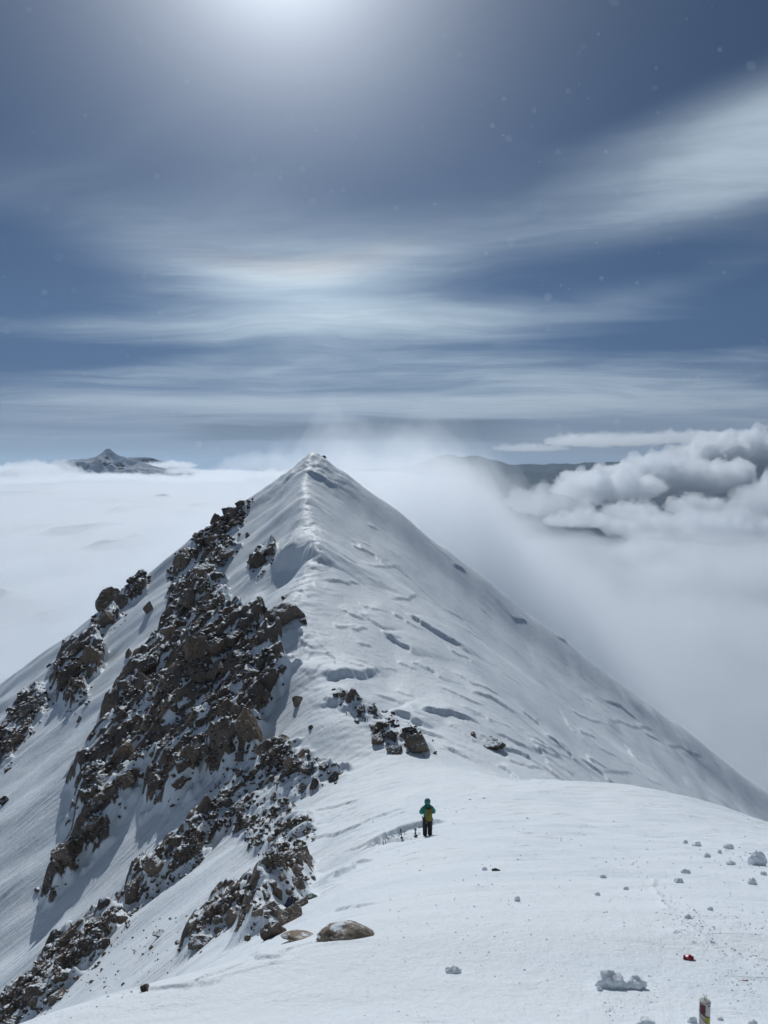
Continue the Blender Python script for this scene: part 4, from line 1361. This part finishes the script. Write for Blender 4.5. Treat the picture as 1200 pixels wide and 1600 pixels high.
# trousers
tv = [(0, 0, .97, .20, .16)]; te = []
for s in (-1, 1):
    tv += [(s * .10, -.005, .84, .135, .145), (s * .115, .02, .50, .115, .12), (s * .112, -.005, .17, .105, .11), (s * .112, .0, .09, .105, .115)]
    b = len(tv) - 4
    te += [(0, b), (b, b + 1), (b + 1, b + 2), (b + 2, b + 3)]
skin_body('trousers', tv, te, 0, mat_pants, person)
for s in (-1, 1):
    bm = bmesh.new(); soft_box(bm, (s * .112, .055, .055), (.055, .155, .055), .035, 3)
    soft_box(bm, (s * .112, -.02, .13), (.05, .07, .06), .03, 3)
    link_mesh('boot', bm, mat_boot, person)
    gv = [(s * .145, .245, 1.17, .036, .036), (s * .09, .315, 1.175, .046, .03), (s * .06, .36, 1.19, .02, .02), (s * .03, .375, 1.18, .016, .016),
          (s * .062, .362, 1.165, .02, .02), (s * .03, .372, 1.155, .016, .016), (s * .065, .355, 1.142, .018, .018), (s * .035, .362, 1.135, .015, .015),
          (s * .08, .30, 1.215, .018, .018), (s * .052, .322, 1.236, .015, .015), (s * .07, .34, 1.122, .016, .016), (s * .045, .345, 1.115, .013, .013)]
    skin_body('glove', gv, [(0, 1), (1, 2), (2, 3), (1, 4), (4, 5), (1, 6), (6, 7), (1, 8), (8, 9), (1, 10), (10, 11)], 1, mat_glove, person)
# backpack with lid, pocket, straps, compression straps
bm = bmesh.new(); soft_box(bm, (0.015, -.255, 1.15), (.145, .105, .25), .07, 4, .06)
for v in bm.verts:
    v.co.y -= .02 * math.sin((v.co.z - .9) * 6)
pack = link_mesh('backpack', bm, mat_pack, person)
bm = bmesh.new(); soft_box(bm, (0.015, -.25, 1.40), (.135, .10, .05), .045, 4)
link_mesh('lid', bm, mat_pack, pack)
bm = bmesh.new(); soft_box(bm, (0.015, -.36, 1.10), (.10, .03, .14), .03, 3)
link_mesh('pocket', bm, mat_pack, pack)
bm = bmesh.new(); soft_box(bm, (0.015, -.355, 1.345), (.035, .012, .03), .01, 2)
link_mesh('patch', bm, mat_packdark, pack)
for s in (-1, 1):
    bm = bmesh.new(); tube(bm, [(s * .09 + .01, -.37, .93), (s * .092 + .01, -.382, 1.15), (s * .09 + .01, -.362, 1.38)], .008, 6)
    link_mesh('strap', bm, mat_packdark, pack)
    bm = bmesh.new(); tube(bm, [(s * .10, -.13, 1.40), (s * .11, -.02, 1.52), (s * .12, .13, 1.42), (s * .13, .15, 1.20), (s * .16, .02, 1.02), (s * .12, -.13, .98)], .022, 8)
    link_mesh('shoulder_strap', bm, mat_packdark, pack)
# harness with slings at the hips
bm = bmesh.new(); tube(bm, [(.172 * math.cos(a), .132 * math.sin(a), .985) for a in [k * math.pi / 12 for k in range(25)]], .018, 8, False)
har = link_mesh('harness', bm, mat_boot, person)
for pts in ([(-.10, -.13, .98), (-.13, -.15, .85), (-.08, -.15, .76), (-.04, -.14, .66), (-.06, -.145, .80), (-.10, -.13, .98)],
            [(.15, -.09, .98), (.18, -.10, .84), (.17, -.10, .72), (.14, -.11, .80), (.15, -.09, .98)]):
    bm = bmesh.new(); tube(bm, pts, .012, 6); link_mesh('sling', bm, mat_sling, har)
for s in (-1, 1):
    bm = bmesh.new(); tube(bm, [(s * .19, -.03, .97), (s * .22, -.03, .92), (s * .20, -.03, .86), (s * .17, -.03, .92), (s * .19, -.03, .97)], .008, 6); link_mesh('carabiner', bm, mat_metal, har)


# ----------------------------------------------------------------- trekking poles stuck in the snow by the climber
mat_pole = plain('black_pole', (.02, .02, .025), .45)
for px, py, hpx, lean, lab in ((629, 1312, 15, (-.16, .05), 'black trekking pole standing alone in the snow, leftmost of the three left of the climber'),
                               (648, 1308, 13, (.02, .04), 'black trekking pole, left one of the close pair beside the climber'),
                               (652.5, 1307, 12, (-.22, .06), 'leaning black trekking pole, right one of the close pair nearest the climber')):
    P = spot(px, py); s = px_size(P); L = hpx * s + .15
    o = bpy.data.objects.new('trekking_pole', None); COL.objects.link(o)
    o.location = (P[0], P[1], P[2] - .12); o.rotation_euler = (lean[1], lean[0], 0)
    tag(o, lab, 'pole', 'poles by the climber')
    bm = bmesh.new(); tube(bm, [(0, 0, 0), (0, 0, L * .6), (0, 0, L * .8)], [.009, .013, .014], 8); link_mesh('shaft', bm, mat_pole, o)
    bm = bmesh.new(); lathe(bm, [(.014, L * .76), (.022, L * .8), (.02, L * .9), (.026, L * .98), (.018, L)], 10); link_mesh('grip', bm, mat_pole, o)
    bm = bmesh.new(); lathe(bm, [(.012, .14), (.05, .15), (.05, .158), (.012, .168)], 12); link_mesh('basket', bm, mat_pole, o)
    bm = bmesh.new(); tube(bm, [(0, 0, L * .97), (.05, 0, L * .93), (.045, 0, L * .82), (.005, 0, L * .9)], .006, 5); link_mesh('wrist_loop', bm, mat_pole, o)

# ----------------------------------------------------------------- canister and can near the camera
def canister_mat():
    """Printed paper tube: dirty white, a torn dark red patch at the top left, a yellow-green slanted field edged with a dark line."""
    m, nt = new_mat('printed_tube')
    g = G(nt)
    tc = g.n('ShaderNodeTexCoord').outputs['Object']
    sp = g.n('ShaderNodeSeparateXYZ'); g.l(tc, sp.inputs[0])
    x, y, z = sp.outputs
    n = g.noise(tc, 60, 4, .6)
    white = g.mixc(n, (.42, .42, .40), (.60, .60, .57))
    wob = g.math('MULTIPLY', g.math('SUBTRACT', g.noise(tc, 45, 3, .6), .5), .022)
    def lt(a, b): return g.math('LESS_THAN', a, b)
    def gt(a, b): return g.math('GREATER_THAN', a, b)
    xs = g.math('ADD', x, wob)
    red = g.math('MULTIPLY', lt(xs, -.004), g.math('MULTIPLY', lt(z, .214), gt(g.math('ADD', z, g.math('MULTIPLY', x, .2)), .156)))
    redb = g.math('MULTIPLY', lt(xs, -.012), g.math('MULTIPLY', lt(z, .214), gt(z, .15)))
    c = g.mixc(g.math('MAXIMUM', red, redb), white, (.12, .010, .022))
    bar = g.math('MULTIPLY', gt(x, .004), g.math('MULTIPLY', lt(z, .2145), gt(z, .2085)))
    c = g.mixc(bar, c, (.03, .03, .05))
    edge1 = g.math('ADD', z, g.math('MULTIPLY', x, .35))            # upper edge of the field
    edge2 = g.math('ADD', z, g.math('MULTIPLY', x, .95))            # slanted lower edge
    fld = g.math('MULTIPLY', lt(edge1, .158), gt(edge2, .128))
    c = g.mixc(fld, c, g.mixc(g.ramp(x, -.018, .002), (.44, .40, .30), (.33, .32, .02)))
    l1 = g.math('MULTIPLY', lt(g.math('ABSOLUTE', g.math('SUBTRACT', edge1, .159)), .0035), 1.0)
    l2 = lt(g.math('ABSOLUTE', g.math('SUBTRACT', edge2, .127)), .0028)
    c = g.mixc(g.math('MAXIMUM', l1, l2), c, (.035, .03, .045))
    low = g.math('MULTIPLY', lt(edge2, .10), g.ramp(g.noise(tc, 25, 3), .45, .6))
    c = g.mixc(g.math('MULTIPLY', low, .5), c, (.16, .22, .10))
    front = lt(y, .012)
    c = g.mixc(front, white, c)
    bs = g.n('ShaderNodeBsdfPrincipled'); g.l(c, bs.inputs['Base Color']); bs.inputs['Roughness'].default_value = .5
    out = g.n('ShaderNodeOutputMaterial'); g.l(bs.outputs[0], out.inputs[0])
    return m


# its foot is just below the frame: stand it where its top meets the photograph
TP = spot(1099, 1624)
cs_ = px_size(TP)
can = bpy.data.objects.new('canister', None); COL.objects.link(can)
can.location = (TP[0], TP[1], TP[2] - .02)
CANS = 16.0 * px_size(TP) / .052
can.scale = (CANS, CANS, CANS)
can.rotation_euler = (R(-3), R(1.5), R(-6))
tag(can, 'upright white paper tube with dark red and yellow-green print and two wires on top', 'canister')
bm = bmesh.new(); lathe(bm, [(.025, 0), (.026, .004), (.026, .216), (.0255, .219)], 32); link_mesh('tube', bm, canister_mat(), can)
bm = bmesh.new(); lathe(bm, [(.0255, .2185), (.0268, .2195), (.0268, .2225), (.022, .2245), (.006, .2260)], 32); link_mesh('cap', bm, plain('dirty_white_cap', (.40, .40, .37), .6), can)
for dx_ in (-.0035, .0035):
    bm = bmesh.new(); tube(bm, [(dx_, 0, .225), (dx_ * 1.1, 0, .24), (dx_ * 1.4, .001, .252 + dx_)], .0014, 6); link_mesh('wire', bm, mat_pole, can)

RP = spot(1075, 1499)
k_ = px_size(RP)
rc = bpy.data.objects.new('drink_can', None); COL.objects.link(rc)
rc.location = (RP[0], RP[1], RP[2] + .6 * 4.5 * k_)
rc.rotation_euler = (R(8), R(90), R(-14))
tag(rc, 'crushed red drink can with a dark end lying on the snow near the right edge', 'can')
def red_mat():
    m, nt = new_mat('red_printed_metal'); g = G(nt)
    tc = g.n('ShaderNodeTexCoord').outputs['Object']
    n = g.noise(tc, 38, 3, .6)
    c = g.mixc(g.ramp(n, .52, .6), (.30, .012, .03), (.55, .40, .42))
    bs = g.n('ShaderNodeBsdfPrincipled'); g.l(c, bs.inputs['Base Color']); bs.inputs['Roughness'].default_value = .4; bs.inputs['Metallic'].default_value = .3
    out = g.n('ShaderNodeOutputMaterial'); g.l(bs.outputs[0], out.inputs[0]); return m
rad, Lc = 5 * k_, 15 * k_
bm = bmesh.new(); lathe(bm, [(rad * (.82 if t in (0, 1) else 1) * (1 - .18 * math.sin(t * 9)), (t - .5) * Lc) for t in [k / 14 for k in range(15)]], 24)
for v in bm.verts:
    v.co.x *= .72 + .12 * math.sin(v.co.z / Lc * 7); v.co.y += rad * .12 * math.sin(v.co.z / Lc * 5)
link_mesh('can_body', bm, red_mat(), rc)
bm = bmesh.new(); lathe(bm, [(rad * .70, Lc * .5), (rad * .78, Lc * .515), (rad * .74, Lc * .53), (rad * .6, Lc * .525)], 24); link_mesh('can_end', bm, plain('dark_can_end', (.04, .04, .055), .5, .4), rc)

# ----------------------------------------------------------------- scrap, gear in the rocks
DP = spot(775, 1361); k_ = px_size(DP)
bm = bmesh.new(); bmesh.ops.create_icosphere(bm, subdivisions=4, radius=1)
for v in bm.verts:
    p = v.co
    w_ = 1 + .35 * mnoise.noise(p * 2.2) + .2 * mnoise.noise(p * 5)
    v.co = Vector((p.x * 6.5 * k_ * w_, p.y * 4 * k_ * w_, max(p.z, -.2) * 2.6 * k_ * w_ + .8 * k_ * math.cos(p.x * 2)))
sc_ = link_mesh('glove', bm, plain('dark_green_cloth', (.018, .028, .018), .8), None)
sc_.location = DP; sc_.rotation_euler = (0, .1, -.3)
tag(sc_, 'dark greenish scrap of cloth lying on the open snow right of the saddle drift', 'cloth scrap')
sc_.name = 'cloth_scrap'
for px, py, w_, h_, col, nm, lab, cat in ((454, 1412, 9, 24, (.012, .018, .045), 'stuff_sack', 'dark blue stuff sack wedged among the snowy rocks of the near pile', 'bag'),
                                          (488, 1404, 20, 13, (.02, .06, .052), 'folded_tarp', 'crumpled dark green tarp at the right edge of the near rock pile', 'tarp')):
    P = spot(px, py); k_ = px_size(P)
    bm = bmesh.new(); bmesh.ops.create_icosphere(bm, subdivisions=4, radius=1)
    for v in bm.verts:
        p = v.co; f_ = 1 + .18 * mnoise.noise(p * 2.0 + Vector((px, 0, 0))) + .14 * mnoise.noise(p * 5.5) + .08 * math.sin(p.z * 12)
        v.co = Vector((p.x * w_ * .55 * k_ * f_, p.y * w_ * .5 * k_ * f_, p.z * h_ * .55 * k_ * f_))
    o = link_mesh(nm, bm, plain(nm + '_fabric', col, .6), None)
    o.location = (P[0], P[1] - .1, P[2] + h_ * .3 * k_); o.rotation_euler = (.2, .35, .3)
    tag(o, lab, cat)

# ----------------------------------------------------------------- the half-buried stone by the lip
def stone_mat():
    m, nt = new_mat('lichened_stone'); g = G(nt)
    geo = g.n('ShaderNodeNewGeometry'); pos = geo.outputs['Position']
    mp = g.n('ShaderNodeMapping'); mp.inputs['Scale'].default_value = (3, 3, 14); mp.inputs['Rotation'].default_value = (.2, .35, 0)
    g.l(pos, mp.inputs['Vector'])
    n1 = g.noise(mp.outputs[0], 3.0, 6, .65); n2 = g.noise(pos, 30, 5, .7); n3 = g.noise(pos, 9, 5, .65)
    c = g.mixc(g.ramp(n1, .35, .65), (.20, .155, .11), (.34, .27, .20))
    c = g.mixc(g.ramp(n2, .52, .70, 0, .8), c, (.10, .085, .07))
    sepn = g.n('ShaderNodeSeparateXYZ'); g.l(geo.outputs['Normal'], sepn.inputs[0])
    f = g.ramp(g.math('ADD', g.math('MULTIPLY', sepn.outputs['Z'], .35), n3), .80, .90)
    c = g.mixc(f, c, SNOW)
    bs = g.n('ShaderNodeBsdfPrincipled'); g.l(c, bs.inputs['Base Color']); bs.inputs['Roughness'].default_value = .85
    b = g.math('ADD', g.math('MULTIPLY', n1, .03), g.math('MULTIPLY', n2, .012))
    bp = g.n('ShaderNodeBump'); bp.inputs['Strength'].default_value = .8; bp.inputs['Distance'].default_value = 1
    g.l(b, bp.inputs['Height']); g.l(bp.outputs[0], bs.inputs['Normal'])
    out = g.n('ShaderNodeOutputMaterial'); g.l(bs.outputs[0], out.inputs[0]); return m
mat_stone = stone_mat()
for px, py, w_, h_, lab, sk in ((546, 1466, 94, 24, 'pale brown lichened stone half buried in the smooth snow by the lip', .5),
                               (470, 1467, 60, 6, 'thin edge of a flat brown stone showing through the snow by the lip', .3)):
    P = spot(px, py); k_ = px_size(P)
    bm = bmesh.new(); bmesh.ops.create_icosphere(bm, subdivisions=5, radius=1)
    off = Vector((px * .1, 0, 0))
    for v in bm.verts:
        p = v.co
        f_ = 1 + .20 * mnoise.noise(p * 1.4 + off) + .10 * mnoise.noise(p * 3.2 + off) + .05 * mnoise.noise(p * 8 + off)
        x = p.x * f_
        v.co = Vector((x * w_ * .52 * k_, p.y * w_ * .34 * k_ * f_, p.z * h_ * k_ * f_ * .9 * (1 - .55 * max(0, x - .1))))
    o = link_mesh('rock', bm, mat_stone, None)
    o.location = (P[0], P[1] + w_ * .12 * k_, P[2] - h_ * .28 * k_); o.rotation_euler = (R(-12), R(9), .15)
    tag(o, lab, 'rock')

# ----------------------------------------------------------------- lumps and crumbs of snow
def snow_mat():
    m, nt = new_mat('loose_snow'); g = G(nt)
    pos = g.n('ShaderNodeNewGeometry').outputs['Position']
    bs = g.n('ShaderNodeBsdfPrincipled'); bs.inputs['Base Color'].default_value = (.80, .85, .885, 1); bs.inputs['Roughness'].default_value = .65
    b = g.math('ADD', g.math('MULTIPLY', g.noise(pos, 30, 5, .7), .01), g.math('MULTIPLY', g.noise(pos, 120, 3, .7), .002))
    bp = g.n('ShaderNodeBump'); bp.inputs['Strength'].default_value = .6; bp.inputs['Distance'].default_value = 1
    g.l(b, bp.inputs['Height']); g.l(bp.outputs[0], bs.inputs['Normal'])
    out = g.n('ShaderNodeOutputMaterial'); g.l(bs.outputs[0], out.inputs[0]); return m
mat_snow = snow_mat()


def lump(px, py, w_, h_, seed, lab, ridges=0.0, group=None):
    P = spot(px, py + h_ * .3); k_ = px_size(P)
    bm = bmesh.new(); bmesh.ops.create_icosphere(bm, subdivisions=4, radius=1)
    off = Vector((seed * 2.1, seed * .7, seed * 1.9))
    for v in bm.verts:
        p = v.co.copy()
        f_ = 1 + .34 * mnoise.noise(p * 1.5 + off) + .15 * mnoise.noise(p * 3.5 + off)
        q = p * f_
        if ridges:                                  # pressed tread: grooves fanning over the face towards the saddle
            gr = max(0, math.sin(math.atan2(p.x, p.z + .3) * 9 + seed)) ** 4
            q -= p.normalized() * ridges * gr * (1 if p.z > -.1 else 0)
            q.y += .32 * (1 - q.x * q.x)            # hollowed face
        if q.z < -.45:
            q.z = -.45
        v.co = Vector((q.x * w_ * .52 * k_, q.y * w_ * .36 * k_, q.z * h_ * .68 * k_))
    o = link_mesh('snow_lump', bm, mat_snow, None)
    o.location = (P[0], P[1], P[2] + h_ * .10 * k_)
    o.rotation_euler = (0, 0, rnd.uniform(-.3, .3))
    tag(o, lab, 'snow lump', group)
    return o


for k, (px, py, w_, h_, rg, lab) in enumerate((
        (955, 1533, 46, 30, .16, 'larger left half of the pair of grooved snow lumps on the near snow'),
        (991, 1537, 34, 20, .10, 'rounded right half of the pair of snow lumps on the near snow'),
        (938, 1546, 8, 7, 0, 'small snow crumb at the left foot of the pair of snow lumps'),
        (1183, 1345, 26, 26, .06, 'big blocky snow lump near the right edge, tall side left'),
        (1138, 1323, 15, 9, 0, 'grey snow lump above the big blocky one near the right edge'),
        (1090, 1320, 14, 8, 0, 'flat snow lump, right one of the upper two on the dome'),
        (1070, 1316, 8, 6, 0, 'smaller snow lump, left one of the upper two on the dome'),
        (1125, 1331, 7, 6, 0, 'small dark snow bit left of the big blocky lump'),
        (1104, 1337, 11, 8, 0, 'crumbly snow bit below the two upper lumps'),
        (1142, 1349, 14, 8, 0, 'flat broken snow plate left of the big blocky lump'),
        (1073, 1362, 14, 8, 0, 'upper of the two snow lumps in the middle right of the dome'),
        (1060, 1376, 14, 9, 0, 'lower of the two snow lumps in the middle right of the dome'),
        (1175, 1378, 13, 12, 0, 'pile of snow crumbs under the big blocky lump'),
        (1193, 1365, 10, 7, 0, 'snow bit at the right edge below the big blocky lump'),
        (1109, 1420, 8, 7, 0, 'snow bit above the trail of crumbs'),
        (1074, 1432, 10, 8, 0, 'largest bit in the trail of snow crumbs'),
        (942, 1370, 10, 7, 0, 'snow bit in the middle of the dome, right of a tiny twin'),
        (978, 1388, 9, 7, 0, 'dark-sided snow bit at the centre of the open dome'),
        (933, 1397, 8, 6, 0, 'small snow bit below the one with the tiny twin'),
        (808, 1405, 8, 10, 0, 'upright snow bit on the left part of the dome'),
        (757, 1358, 8, 6, 0, 'snow bit just left of the dark cloth scrap'),
        (707, 1515, 24, 12, 0, 'low broken snow plate in front of the half-buried stone, to its right'),
        (1010, 1599, 26, 14, .05, 'snow lump cut by the bottom edge left of the paper tube'),
        (1081, 1594, 14, 12, 0, 'round snow lump beside the foot of the paper tube'),
        (1175, 1598, 14, 10, 0, 'snow lump at the bottom edge right of the paper tube'),
        (1125, 1592, 9, 6, 0, 'small snow bit between the paper tube and the bottom right lump'),
        (469, 985, 8, 8, 0, 'white snow cube at the foot of the large flat-topped boulder'))):
    lump(px, py, w_, h_, k + 1, lab, rg)

# crumbs along the old track and over the dome
items = []
def crumbs(n, fx, fy, lo, hi, power=2.5):
    for _ in range(n):
        px, py = fx(), fy()
        P = spot(px, py)
        if P[1] > 45:
            continue
        items.append((P[0] + rnd.gauss(0, .004), P[1] + rnd.gauss(0, .004), P[2], px_size(P) * (lo + (hi - lo) * rnd.random() ** power)))
def band(x0, y0, x1, y1, spread, n):
    for _ in range(n):
        t = rnd.random()
        px, py = x0 + (x1 - x0) * t + rnd.gauss(0, spread), y0 + (y1 - y0) * t + rnd.gauss(0, spread * .45)
        if px > 1215 or py > 1610:
            continue
        P = spot(px, py)
        items.append((P[0], P[1], P[2] + .0, px_size(P) * (.45 + 2.1 * rnd.random() ** 3)))
band(1020, 1385, 1055, 1420, 10, 45); band(1060, 1425, 1110, 1460, 16, 230); band(1120, 1420, 1200, 1455, 18, 90)
band(1100, 1470, 1200, 1530, 26, 190); band(1130, 1530, 1195, 1560, 22, 60); band(940, 1345, 1010, 1350, 24, 50)
band(945, 1578, 975, 1572, 9, 40); band(985, 1555, 1020, 1566, 6, 25); band(930, 1585, 960, 1590, 9, 20)
band(1090, 1330, 1190, 1345, 24, 50); band(740, 1255, 700, 1262, 25, 40); band(760, 1380, 830, 1420, 26, 40); band(705, 1475, 790, 1490, 35, 25)
for _ in range(1500):
    px, py = rnd.uniform(560, 1200), rnd.uniform(1275, 1600)
    P = spot(px, py)
    if P[1] < 45 and P[0] > -1:
        items.append((P[0], P[1], P[2] + .0, px_size(P) * (.35 + 1.9 * rnd.random() ** 5)))
cr_ = scatter_mesh('snow_crumbs', items, mat_snow, 2, 8, .12)
tag(cr_, 'scattered crumbs of snow along the old track on the near dome', 'snow', kind='stuff')

# a thin sliver of litter
SP = spot(1164, 1533); k_ = px_size(SP)
bm = bmesh.new(); soft_box(bm, (0, 0, 0), (5 * k_, 1.2 * k_, .5 * k_), .3 * k_, 2)
for v in bm.verts:
    v.co.z += .4 * k_ * math.sin(v.co.x / (5 * k_) * 2)
o = link_mesh('paper_scrap', bm, plain('reddish_paper', (.30, .16, .14), .7), None)
o.location = (SP[0], SP[1], SP[2] + .6 * k_); o.rotation_euler = (R(-25), 0, -.12)
tag(o, 'thin reddish strip of litter on the snow near the right edge', 'litter')

# ----------------------------------------------------------------- ice crystals drifting in the wind round the summit
def crystal_mat():
    m, nt = new_mat('ice_crystal'); g = G(nt)
    bs = g.n('ShaderNodeBsdfTranslucent'); bs.inputs[0].default_value = (.95, .97, 1, 1)
    out = g.n('ShaderNodeOutputMaterial'); g.l(bs.outputs[0], out.inputs[0]); return m
items = []
for _ in range(6500):
    a = rnd.uniform(-math.pi, math.pi); e = math.asin(rnd.uniform(-.05, .98)); rd_ = .35 + 3.2 * rnd.random() ** 1.6
    items.append((rd_ * math.sin(a) * math.cos(e), rd_ * math.cos(a) * math.cos(e), rd_ * math.sin(e), .00035 + .0007 * rnd.random() ** 2))
ic = scatter_mesh('drifting_snow', items, crystal_mat(), 1, 6, .1)
tag(ic, 'tiny ice crystals blown through the air above the summit', 'snow', kind='stuff')
cam_d.dof.use_dof = True
cam_d.dof.focus_distance = 45
cam_d.dof.aperture_fstop = 6.8          # a phone lens: far things sharp, specks at arm's length soft
